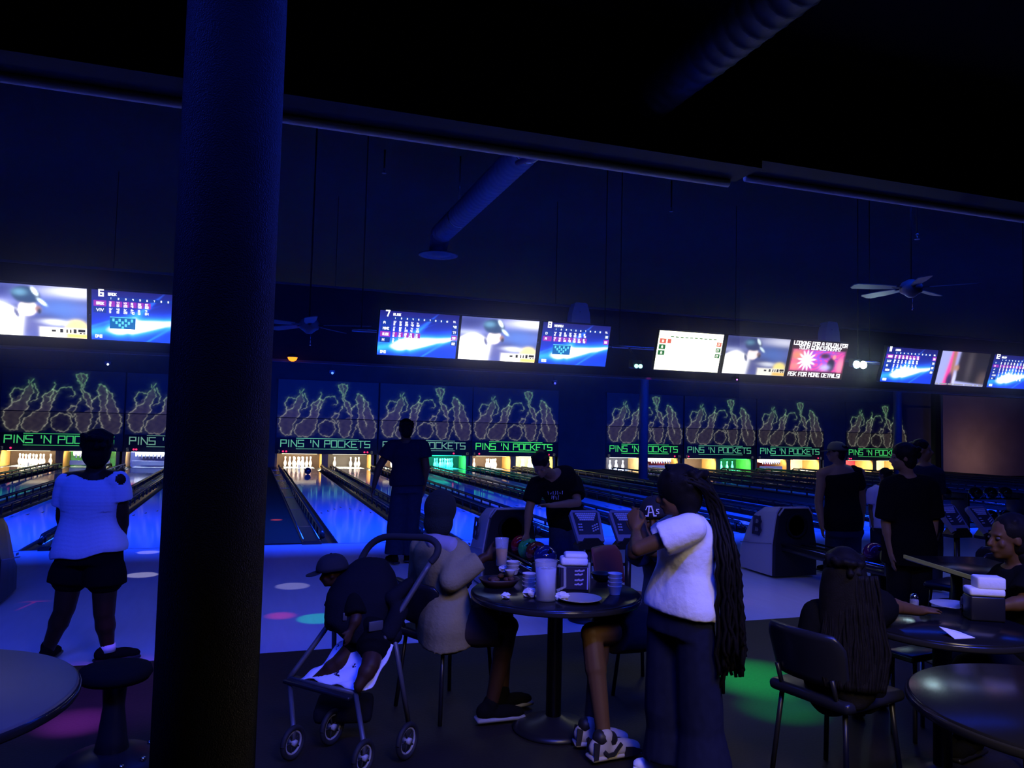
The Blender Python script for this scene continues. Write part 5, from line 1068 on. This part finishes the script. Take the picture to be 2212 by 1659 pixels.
for v, w_ in ((.125, .05), (.105, .04), (.075, .045), (.052, .04)):
    for k in range(4): ribbon(b, [(.005 + k * w_ / 4, v), (.005 + (k + .7) * w_ / 4, v + .004 * (k % 2))], .008, fm, .0008)
mp_ = obj('menu_print', b, mat('menu_ink', (.5, .45, .7), .7), cdm); mp_['kind'] = 'stuff'
b = MB(); b.box(rp(.072, -.0052, .085), (.006, .001, .118), Ry); obj('card_border', b, MATS['menu_ink'], cdm)['kind'] = 'stuff'
p = on(1272, 1281); b = MB(); b.tube([p + V((0, 0, .002)), p + V((0, .002, .165))], .0075, 8); o = obj('paper_stick', b, mat('stick_tan', (.36, .36, .26), .8), None, None, p); tag(o, 'thin pale upright stick beside the napkin dispenser', 'stick')
for i, (px, py, r, lb) in enumerate(((1092, 1293, .022, 'small crumpled white napkin in front of the food basket'), (1146, 1290, .034, 'crumpled white napkin left of the water pitcher'), (1214, 1297, .030, 'crumpled white napkin right of the water pitcher'), (1090, 1236, .03, 'crumpled white napkin behind the food basket'))):
    p = on(px, py); b = MB(); R = random.Random(i); b.ell(p + V((0, 0, r * .62)), (r * 1.2, r, r * .62), None, 12, 8); b.v = [tuple(V(v) + V((R.uniform(-1, 1), R.uniform(-1, 1), R.uniform(0, 1) if v[2] > p.z + .01 else 0)) * r * .3) for v in b.v]; b.sm = [False] * len(b.sm); o = obj('crumpled_napkin', b, PAPER, None, None, p); tag(o, lb, 'napkin')
p = on(1300, 1255); b = MB(); b.lathe([(.03, 0), (.05, .01), (.066, .045), (.068, .048), (.062, .046), (.045, .014), (0, .012)], p, 26); o = obj('dark_bowl', b, BLACK, None, None, p); tag(o, 'dark bowl at the far right side of the round table', 'bowl')
# beer glass in the seated man's hand
w_ = sitter; p = D(1083, 1222, 4.24); t = thing('beer_glass', 'half-full glass of beer held by the man in the hooded top', 'glass', p)
b = MB(); b.lathe([(.026, 0), (.028, .004), (.0385, .150), (.0395, .151), (.036, .150), (.0255, .010), (0, .010)], p, 26); obj('glass_wall', b, GLASS, t); b = MB(); b.lathe([(0, .0105), (.0248, .0105), (.0315, .092), (0, .092)], p, 24); obj('beer', b, BEER, t)
# things on the right-hand table and chairs
p = on(2126, 1338); t = thing('napkin_dispenser', 'blue-lit napkin dispenser on the table between the right-hand people', 'napkin dispenser', p); Ry = Matrix.Rotation(-.5, 3, 'Z'); rp2 = lambda x, y, z: p + Ry @ V((x, y, z))
b = MB(); b.rbox(rp2(0, 0, .06), (.16, .10, .12), .008, Ry); obj('dispenser_box', b, MATS['dispenser_black'], t); b = MB(); b.rbox(rp2(0, 0, .14), (.165, .10, .04), .012, Ry); b.rbox(rp2(.02, 0, .185), (.13, .095, .06), .01, Ry); obj('napkins', b, PAPER, t)
p = on(2064, 1374); t = thing('paper_sheet', 'folded white paper lying on the edge of the right-hand table', 'paper', p); b = MB(); b.add([p + V(q) for q in ((-.05, -.04, .002), (.06, -.05, .002), (.07, .05, .006), (-.03, .06, .03), (-.05, -.04, 0), (.06, -.05, 0), (.07, .05, .003), (-.03, .06, .027))], [(0, 1, 2, 3), (7, 6, 5, 4), (0, 4, 5, 1), (1, 5, 6, 2), (2, 6, 7, 3), (3, 7, 4, 0)]); obj('sheet', b, PAPER, t)
p = on(2060, 1312); t = thing('dinner_plate', 'pale plate on the right-hand table', 'plate', p); b = MB(); b.lathe([(0, .004), (.06, .004), (.115, .016), (.112, .019), (.072, .007), (0, .007)], p, 32); obj('plate_body', b, PLATE, t)
p = on(1975, 1318); t = thing('salt_shaker', 'small chrome-topped shaker on the right-hand table', 'shaker', p); b = MB(); b.lathe([(.02, 0), (.022, .05), (.018, .06), (0, .06)], p, 16); obj('shaker_body', b, GLASS, t); b = MB(); b.lathe([(.019, .06), (.018, .078), (.008, .085), (0, .085)], p, 16); obj('shaker_top', b, CHROME, t)

def DS(px, py, Z): return D(px, py, Z - .14)
def jzs(**kw): return {k: DS(*v) for k, v in kw.items()}
# ------------------------------------------------------------------ stroller with child
TUBE = mat('stroller_tube', (.10, .10, .105), .45, metal=.3); FAB = mat('stroller_fabric', (.010, .010, .013), .9, bump=(120, .3), spec=.08); FOAM = mat('handle_foam', (.02, .02, .022), .8)
Zs = 4.15
t = thing('stroller', 'black stroller with foam handle arch, in front of the seated man', 'stroller', GZ(735, 1560, 0)); 
fl0, fl1, fl2 = DS(625, 1465, 4.22), DS(722, 1330, 4.36), DS(772, 1228, 4.46); fr0, fr1, fr2 = DS(768, 1497, 3.98), DS(846, 1352, 4.12), DS(930, 1215, 4.24)
for a_, b_, c_ in ((fl0, fl1, fl2), (fr0, fr1, fr2)): b = MB(); b.tube(smooth([a_, b_, c_], 5), .0145, 10); obj('side_tube', b, TUBE, t)
b = MB(); b.tube(smooth([fl2, DS(795, 1183, 4.47), DS(828, 1161, 4.45), DS(880, 1160, 4.38), DS(925, 1163, 4.32), DS(945, 1178, 4.27), DS(943, 1198, 4.25), fr2], 5), .019, 12); obj('handle', b, FOAM, t)
b = MB(); b.tube([fl0, fr0], .013, 8); obj('footrest_bar', b, TUBE, t)
b = MB(); b.rbox(fl0.lerp(fr0, .5) + V((0, 0, -.012)), ((fr0 - fl0).length, .10, .02), .008, Matrix.Rotation(math.atan2(fr0.y - fl0.y, fr0.x - fl0.x), 3, 'Z')); obj('footrest', b, BLACK, t)
seat_c = DS(790, 1300, 4.30)
b = MB(); b.loft([(DS(800, 1368, 4.27), V((.9, -.3, 0)), V((.3, .9, .1)), .15, .17), (DS(775, 1330, 4.28), V((.9, -.3, 0)), V((.3, .9, .1)), .19, .18), (DS(785, 1280, 4.30), V((.9, -.3, 0)), V((.3, .9, .1)), .205, .17), (DS(792, 1240, 4.33), V((.9, -.3, 0)), V((.3, .9, .1)), .16, .15), (DS(800, 1212, 4.35), V((.9, -.3, 0)), V((.3, .9, .1)), .09, .10)], 22)
b.cap(DS(720, 1345, 4.25), DS(850, 1372, 4.15), .05, .05); bobj('seat_fabric', b, FAB, t, .012, 3)
b = MB(); b.cap(DS(850, 1290, 4.2), DS(885, 1258, 4.26), .05, .03); b.cap(DS(842, 1365, 4.13), DS(862, 1320, 4.18), .05, .05); bobj('side_panel', b, FAB, t, .012, 2)
b = MB(); b.rbox(DS(812, 1352, 4.10), (.08, .012, .05), .004, Matrix.Rotation(.3, 3, 'Z')); b.rbox(DS(745, 1332, 4.12), (.022, .01, .04), .003); tg = obj('buckle', b, TUBE, t); tg['kind'] = 'stuff'
for a_, b_ in ((DS(722, 1340, 4.36), DS(718, 1600, 4.45)), (DS(850, 1365, 4.12), DS(880, 1640, 4.16))): q = V((b_.x, b_.y, .09)); b = MB(); b.tube([a_, q], .013, 8); obj('rear_leg', b, TUBE, t)
for a_, q in ((fl0, GZ(633, 1604, .083)), (fr0, GZ(785, 1636, .083))): b = MB(); b.tube([a_, q + V((0, 0, .06)), q], .013, 8); obj('front_leg', b, TUBE, t)
TYRE, RIM = mat('tyre_black', (.012, .012, .012), .7), mat('rim_grey', (.34, .34, .33), .4)
axd = (fr0 - fl0); axd.z = 0; axd = V((.70, -.72, 0))
for px, py, r in ((633, 1604, .083), (785, 1636, .083), (718, 1570, .09), (880, 1600, .09)):
    q = GZ(px, py, r); b = MB(); n = 28
    u, v = V((axd.y, -axd.x, 0)), V((0, 0, 1)); b.tube([q + (u * math.cos(a) + v * math.sin(a)) * (r - .014) for a in np.linspace(0, 2 * PI, n)], .014, 8, False); wh = obj('wheel', b, TYRE, t)
    b = MB(); b.tube([q + (u * math.cos(a) + v * math.sin(a)) * (r - .030) for a in np.linspace(0, 2 * PI, n)], .006, 8, False); b.lathe([(.016, -.02), (.016, .02)], q, 12, axd); obj('rim', b, RIM, wh)
    b = MB()
    for k in range(5): a = k * 2 * PI / 5; b.tube([q, q + (u * math.cos(a) + v * math.sin(a)) * (r - .03)], .005, 6)
    sk = obj('spokes', b, TYRE, wh); sk['kind'] = 'stuff'
b = MB(); b.rbox(DS(745, 1500, 4.25) + V((0, 0, -.07)), (.30, .26, .09), .03, Matrix.Rotation(-.2, 3, 'Z')); obj('basket', b, FAB, t)
# patterned blanket hanging from the seat over the footrest
b = MB(); nu, nv = 14, 16; A0, A1, B0, B1 = DS(735, 1392, 4.24), DS(850, 1400, 4.10), DS(648, 1470, 4.17), DS(790, 1502, 3.98); vs = []
for j in range(nv + 1):
    for i in range(nu + 1): q = A0.lerp(A1, i / nu).lerp(B0.lerp(B1, i / nu), j / nv); q = q + V((0, 0, .012 * math.sin(i * 1.1 + j * .7) - .03 * math.sin(PI * j / nv) + .012)); vs.append(q)
fs = [(j * (nu + 1) + i, j * (nu + 1) + i + 1, (j + 1) * (nu + 1) + i + 1, (j + 1) * (nu + 1) + i) for j in range(nv) for i in range(nu)]; b.add(vs, fs, True)
bl = obj('patterned_blanket', b, mat('blanket_white', (.82, .82, .92), .9), None, None, A0); tag(bl, 'white blanket with small dark prints lying in the stroller', 'blanket'); md = bl.modifiers.new('t', 'SOLIDIFY'); md.thickness = .006
b = MB(); R = random.Random(2)
for k in range(26):
    i, j = R.randint(1, nu - 1), R.randint(1, nv - 1); q = vs[j * (nu + 1) + i]; e1_, e2_ = (vs[j * (nu + 1) + i + 1] - q).normalized(), (vs[(j - 1) * (nu + 1) + i] - q).normalized(); nn = e1_.cross(e2_); nn = nn if nn.z > 0 else -nn
    for m_ in range(3): ribbon(b, [(R.uniform(-.014, .014), R.uniform(-.014, .014)) for _ in range(3)], .006, lambda u, v, d: q + e1_ * u + e2_ * v + nn * (.004 + d), .001)
pr_ = obj('blanket_print', b, mat('print_navy', (.02, .02, .08), .9), bl); pr_['kind'] = 'stuff'
# the child riding in it
s = .56
J = jzs(head=(716, 1240, 4.30), neck=(740, 1268, 4.31), chest=(765, 1300, 4.29), pelvis=(800, 1365, 4.22), shA=(735, 1285, 4.40), shB=(768, 1292, 4.20), hipA=(788, 1378, 4.27), hipB=(812, 1382, 4.16), elA=(720, 1320, 4.40), wrA=(735, 1345, 4.3), elB=(770, 1335, 4.13), wrB=(760, 1358, 4.1),
       knA=(735, 1430, 4.18), knB=(800, 1438, 4.03), anA=(680, 1472, 4.16), anB=(775, 1482, 3.97))
for q in 'AB': J['to' + q] = J['an' + q] + V((-.08, -.1, 0))
kid = human('small child in a dark cap riding in the stroller, bare legs on the blanket', J, dict(s=s, w=1.1, face=(-.92, .1, -.12), limb=1.25), SKIND, dict(mat=BLACKC, sleeve=.9, hem=-.05, inf=.012), dict(mat=BLACKC, len=.4, name='shorts'), None, .007, None, GZ(760, 1580, 0))
ball_cap(kid, J['head'] + V((0, 0, .012)), V((-.92, .1, -.12)).normalized(), (-.1, 0, 1), .80, MATS['cap_black'])

# ------------------------------------------------------------------ hanging things: speakers, fans, small lamps
SPK = mat('speaker_pale', (.50, .50, .56), .7)
for px, py, lb in ((1250, 679, 'pale wedge speaker on the soffit above score sheet eight'), (1790, 717, 'pale wedge speaker on the soffit above the party advertisement')):
    d = RW @ V((px - CX, py - CY, F)); q = d * (11.07 / d.y) + V((0, 0, EYE)); t = thing('wall_speaker', lb, 'speaker', q, 'speakers on the soffit')
    b = MB(); b.prism([(-.165, -.20), (.165, -.20), (.15, .0), (.105, .155), (.08, .17), (-.08, .17), (-.105, .155), (-.15, .0)], lambda u, v, dd: (q.x + u, q.y + dd, q.z + v), -.10, .09); obj('speaker_box', b, SPK, t)
    b = MB(); b.lathe([(.013, 0), (.009, .008), (0, .009)], (q.x - .02, q.y - .10, q.z + .02), 10, (0, -1, 0)); obj('badge', b, CHROME, t)
FANM = mat('fan_pale', (.14, .14, .16), .5)
def fan(p, zc, label, a0, L=.62):
    t = thing('ceiling_fan', label, 'fan', p, 'ceiling fans')
    b = MB(); b.tube([p + V((0, 0, .08)), (p.x, p.y, zc)], .010, 8); b.lathe([(.06, -.0), (.05, .06), (.015, .09)], (p.x, p.y, zc - .09), 14); obj('downrod', b, CEILM, t)
    b = MB(); b.lathe([(0, -.10), (.035, -.10), (.07, -.07), (.11, -.045), (.115, .02), (.09, .06), (.03, .09), (0, .09)], p, 24); obj('motor', b, FANM, t)
    for k in range(5):
        a = a0 + k * 2 * PI / 5; u, v = V((math.cos(a), math.sin(a), 0)), V((-math.sin(a), math.cos(a), .18)).normalized(); b = MB()
        b.prism([(.18, -.045), (L * .6, -.068), (L, -.07), (L + .03, -.04), (L + .03, .04), (L, .07), (L * .6, .068), (.18, .045)], lambda x, y, d: p + u * x + v * y + V((0, 0, d)), -.004, .004); bl_ = obj('fan_blade', b, FANM, t)
        b = MB(); b.box(p + u * .14, (.14, .03, .012), Matrix((u, v, u.cross(v))).transposed()); obj('blade_arm', b, BLACK, bl_)
    b = MB(); b.tube([p + V((.02, 0, -.10)), p + V((.02, 0, -.22))], .003, 6); b.lathe([(.008, -.012), (.008, .012)], p + V((.02, 0, -.23)), 8); obj('pull_chain', b, CHROME, t)
fan(D(1968, 622, 8.3), 5.40, 'pale ceiling fan above the monitor of score sheet eleven', .35); fan(D(668, 702, 9.0), 5.40, 'dim ceiling fan right of the pillar', .9, .70)
p = D(632, 772, 10.55); t = thing('dome_lamp', 'small glowing orange dome lamp right of the pillar', 'lamp', p); b = MB(); b.lathe([(.065, 0), (.06, -.02), (.045, -.042), (.02, -.055), (0, -.057)], p, 18); obj('lamp_dome', b, glow('lamp_orange', (1, .22, .015), 2.6), t); b = MB(); b.lathe([(.07, 0), (.07, .03), (.02, .05)], p, 18); b.tube([p + V((0, 0, .04)), (p.x, p.y, 2.52)], .012, 6); b.tube([p + V((0, 0, .045)), V((p.x, 11.15, p.z + .045)), V((p.x, 11.2, max(2.55, p.z + .05)))], .01, 6); obj('lamp_mount', b, BLACK, t)
spot('dome_lamp_light', p + V((0, 0, -.06)), p + V((0, 0, -2)), 3, (1, .25, .02), 150)
def party_light(px, py, Z, cols, r, label, s=6, both=True):
    p = D(px, py, Z); t = thing('party_light', label, 'lamp', p, 'party lights on the pipes'); b = MB(); b.rbox(p + V((0, .08, .03)), (.13, .10, .10), .015); b.tube([p + V((0, .06, .08)), V((p.x, MY + .17, MZ + .27))], .012, 6); obj('lamp_body', b, BLACK, t)
    for k, c in enumerate(cols):
        q = p + V(((k - (len(cols) - 1) / 2) * r * 2.1, 0, 0)); b = MB(); b.lathe([(r, 0), (r * .9, r * .4), (r * .5, r * .75), (0, r * .85)], q, 16, (0, -1, 0)); obj('lens', b, glow('lens_%s' % str(c), c, s), t)
    return p
party_light(1379, 791, 9.1, ((.35, 1, .85), (.35, 1, .85)), .026, 'twin teal party light left of the yellow sheet monitor', 2.5)
pw = party_light(1857, 788, 10.05, ((.5, .9, 1), (.85, 1, .8)), .052, 'bright white twin lamp right of the party advertisement', 6)
l = bpy.data.lights.new('party_lamp', 'POINT'); l.energy = 9; l.color = (.6, .9, 1); l.shadow_soft_size = .06; lo = bpy.data.objects.new('party_lamp', l); COL.objects.link(lo); lo.location = pw + V((0, -.12, -.02))
for px, py, Z, c, r, lb in ((233, 787, 11.5, (.8, .9, 1), .016, 'tiny white ceiling lamp above the left masking board'), (718, 806, 12.5, (.08, .2, 1), .020, 'tiny blue indicator lamp high on the wall by the pillar'), (1199, 828, 12.5, (.05, .06, .8), .018, 'tiny violet indicator lamp above the lanes'), (1592, 820, 12.5, (.6, .2, .9), .014, 'tiny purple indicator lamp under the ball player monitor')):
    p = D(px, py, Z); t = thing('indicator_lamp', lb, 'lamp', p, 'tiny lamps over the lanes'); b = MB(); b.lathe([(r, 0), (r * .8, r * .6), (0, r)], p, 12, (0, -1, 0)); obj('lens', b, glow('dot_%s' % str(c), c, 2.5), t); b = MB(); b.rbox(p + V((0, .05, .02)), (.09, .09, .05), .01); b.tube([p + V((0, .05, .04)), (p.x, p.y + .05, 5.41)], .005, 6); obj('lamp_mount', b, CEILM, t)
for px, py, Z, lb in ((830, 370, 10.5, 'small sprinkler head on the dark ceiling left of the round duct'), (1450, 453, 11.5, 'small sprinkler head on the dark ceiling right of the round duct'), (1981, 512, 9.0, 'small sprinkler head above the pale ceiling fan')):
    p = D(px, py, Z); t = thing('sprinkler_head', lb, 'sprinkler', p, 'sprinkler heads'); b = MB(); b.lathe([(.03, -.03), (.03, -.026), (.008, -.02), (.012, .02), (.02, .03), (.012, .05)], p, 12); obj('sprinkler_cap', b, mat('sprinkler_metal', (.35, .35, .38), .3, metal=1), t); b = MB(); b.tube([p + V((0, 0, .04)), (p.x, p.y, 5.41)], .012, 8); obj('sprinkler_pipe', b, CEILD, t)
p0, p1 = D(1118, 352, 7.6), D(1165, 334, 7.0); t = thing('hanging_projector', 'small dark party projector tucked under the beam', 'lamp', p0); b = MB(); b.tube([p0, p1], .028, 10); obj('projector_body', b, mat('projector_plum', (.10, .06, .12), .5), t); b = MB(); b.tube([p1, (p1.x, p1.y, 5.41)], .012, 6); obj('projector_mount', b, BLACK, t)
# projected spots of party light on the floors
for px, py, z, src, P_, c, deg, bl in ((320, 1193, 0, (-.6, 10.2, 4.9), 420, (.8, .75, 1), 3.2, .3), (307, 1242, 0, (-.6, 9.0, 4.9), 480, (.8, .75, 1), 3.9, .3), (632, 1266, 0, (1.0, 8.9, 4.9), 320, (.7, .65, 1), 4.2, .4), (688, 1336, 0, (1.6, 7.8, 4.9), 420, (.0, 1, .35), 4.4, .5),
        (606, 1330, 0, (.1, 6.0, 4.9), 420, (1, .03, .08), 3.6, 1), (1635, 1462, 0, (3.9, 5.9, 3.4), 1500, (0, 1, .16), 14, 1), (1690, 1530, 0, (3.7, 4.0, 3.6), 900, (0, 1, .16), 10, 1), (1385, 1137, 0, (5.8, 10.2, 4.9), 600, (1, .1, .6), 4.2, .4), (66, 1308, 0, (-1.2, 8.6, 4.9), 260, (1, .02, .05), 5, .9), (597, 1123, .02, (.4, 12.0, 4.9), 9000, (1, .10, .01), 2.4, .8), (165, 1560, 0, (-.3, 4.4, 3.5), 2400, (.42, .05, 1), 8, 1), (240, 1500, 0, (-.3, 4.4, 3.5), 420, (.3, .05, 1), 26, 1), (1606, 1300, 0, (4.6, 7.4, 4.9), 35, (1, .25, .3), 3, .8), (1720, 1300, 0, (5.4, 6.9, 4.9), 30, (1, .5, .7), 24, 1)):
    spot('party_spot', src, GZ(px, py, z), P_, c, deg, bl)

# ------------------------------------------------------------------ added scatter volumes standing in for lens bloom around the monitors
HZ = bpy.data.materials.new('haze'); HZ.use_nodes = True; nt = HZ.node_tree; nt.nodes.clear()
vsn = nt.nodes.new('ShaderNodeVolumeScatter'); vsn.inputs['Anisotropy'].default_value = .55; vsn.inputs['Color'].default_value = (.95, .95, .95, 1)
on_ = nt.nodes.new('ShaderNodeOutputMaterial'); nt.links.new(vsn.outputs[0], on_.inputs['Volume'])
tc = nt.nodes.new('ShaderNodeTexCoord'); mp = nt.nodes.new('ShaderNodeMapping'); mp.inputs['Location'].default_value = (-1, -1, -1); mp.inputs['Scale'].default_value = (2, 2, 2)
gr = nt.nodes.new('ShaderNodeTexGradient'); gr.gradient_type = 'QUADRATIC_SPHERE'; ml = nt.nodes.new('ShaderNodeMath'); ml.operation = 'MULTIPLY'; ml.inputs[1].default_value = .30
nt.links.new(tc.outputs['Generated'], mp.inputs['Vector']); nt.links.new(mp.outputs['Vector'], gr.inputs['Vector']); nt.links.new(gr.outputs['Fac'], ml.inputs[0]); nt.links.new(ml.outputs[0], vsn.inputs['Density'])
for x, w_, lb in ((-1.5, 1.9, 'left of the pillar'), (2.6, 2.2, 'of sheets seven and eight'), (5.9, 2.3, 'beside the party advertisement'), (9.3, 2.0, 'of sheets eleven and twelve')):
    b = MB(); b.box((x, 7.75, 2.62), (2 * w_, 1.9, 2.3)); hz = obj('haze', b, HZ, None, None, (x, 7.75, 2.62)); hz['kind'] = 'stuff'; tag(hz, 'thin haze glowing around the monitors ' + lb, 'haze', 'haze around the monitors')
SC.cycles.volume_bounces = 0
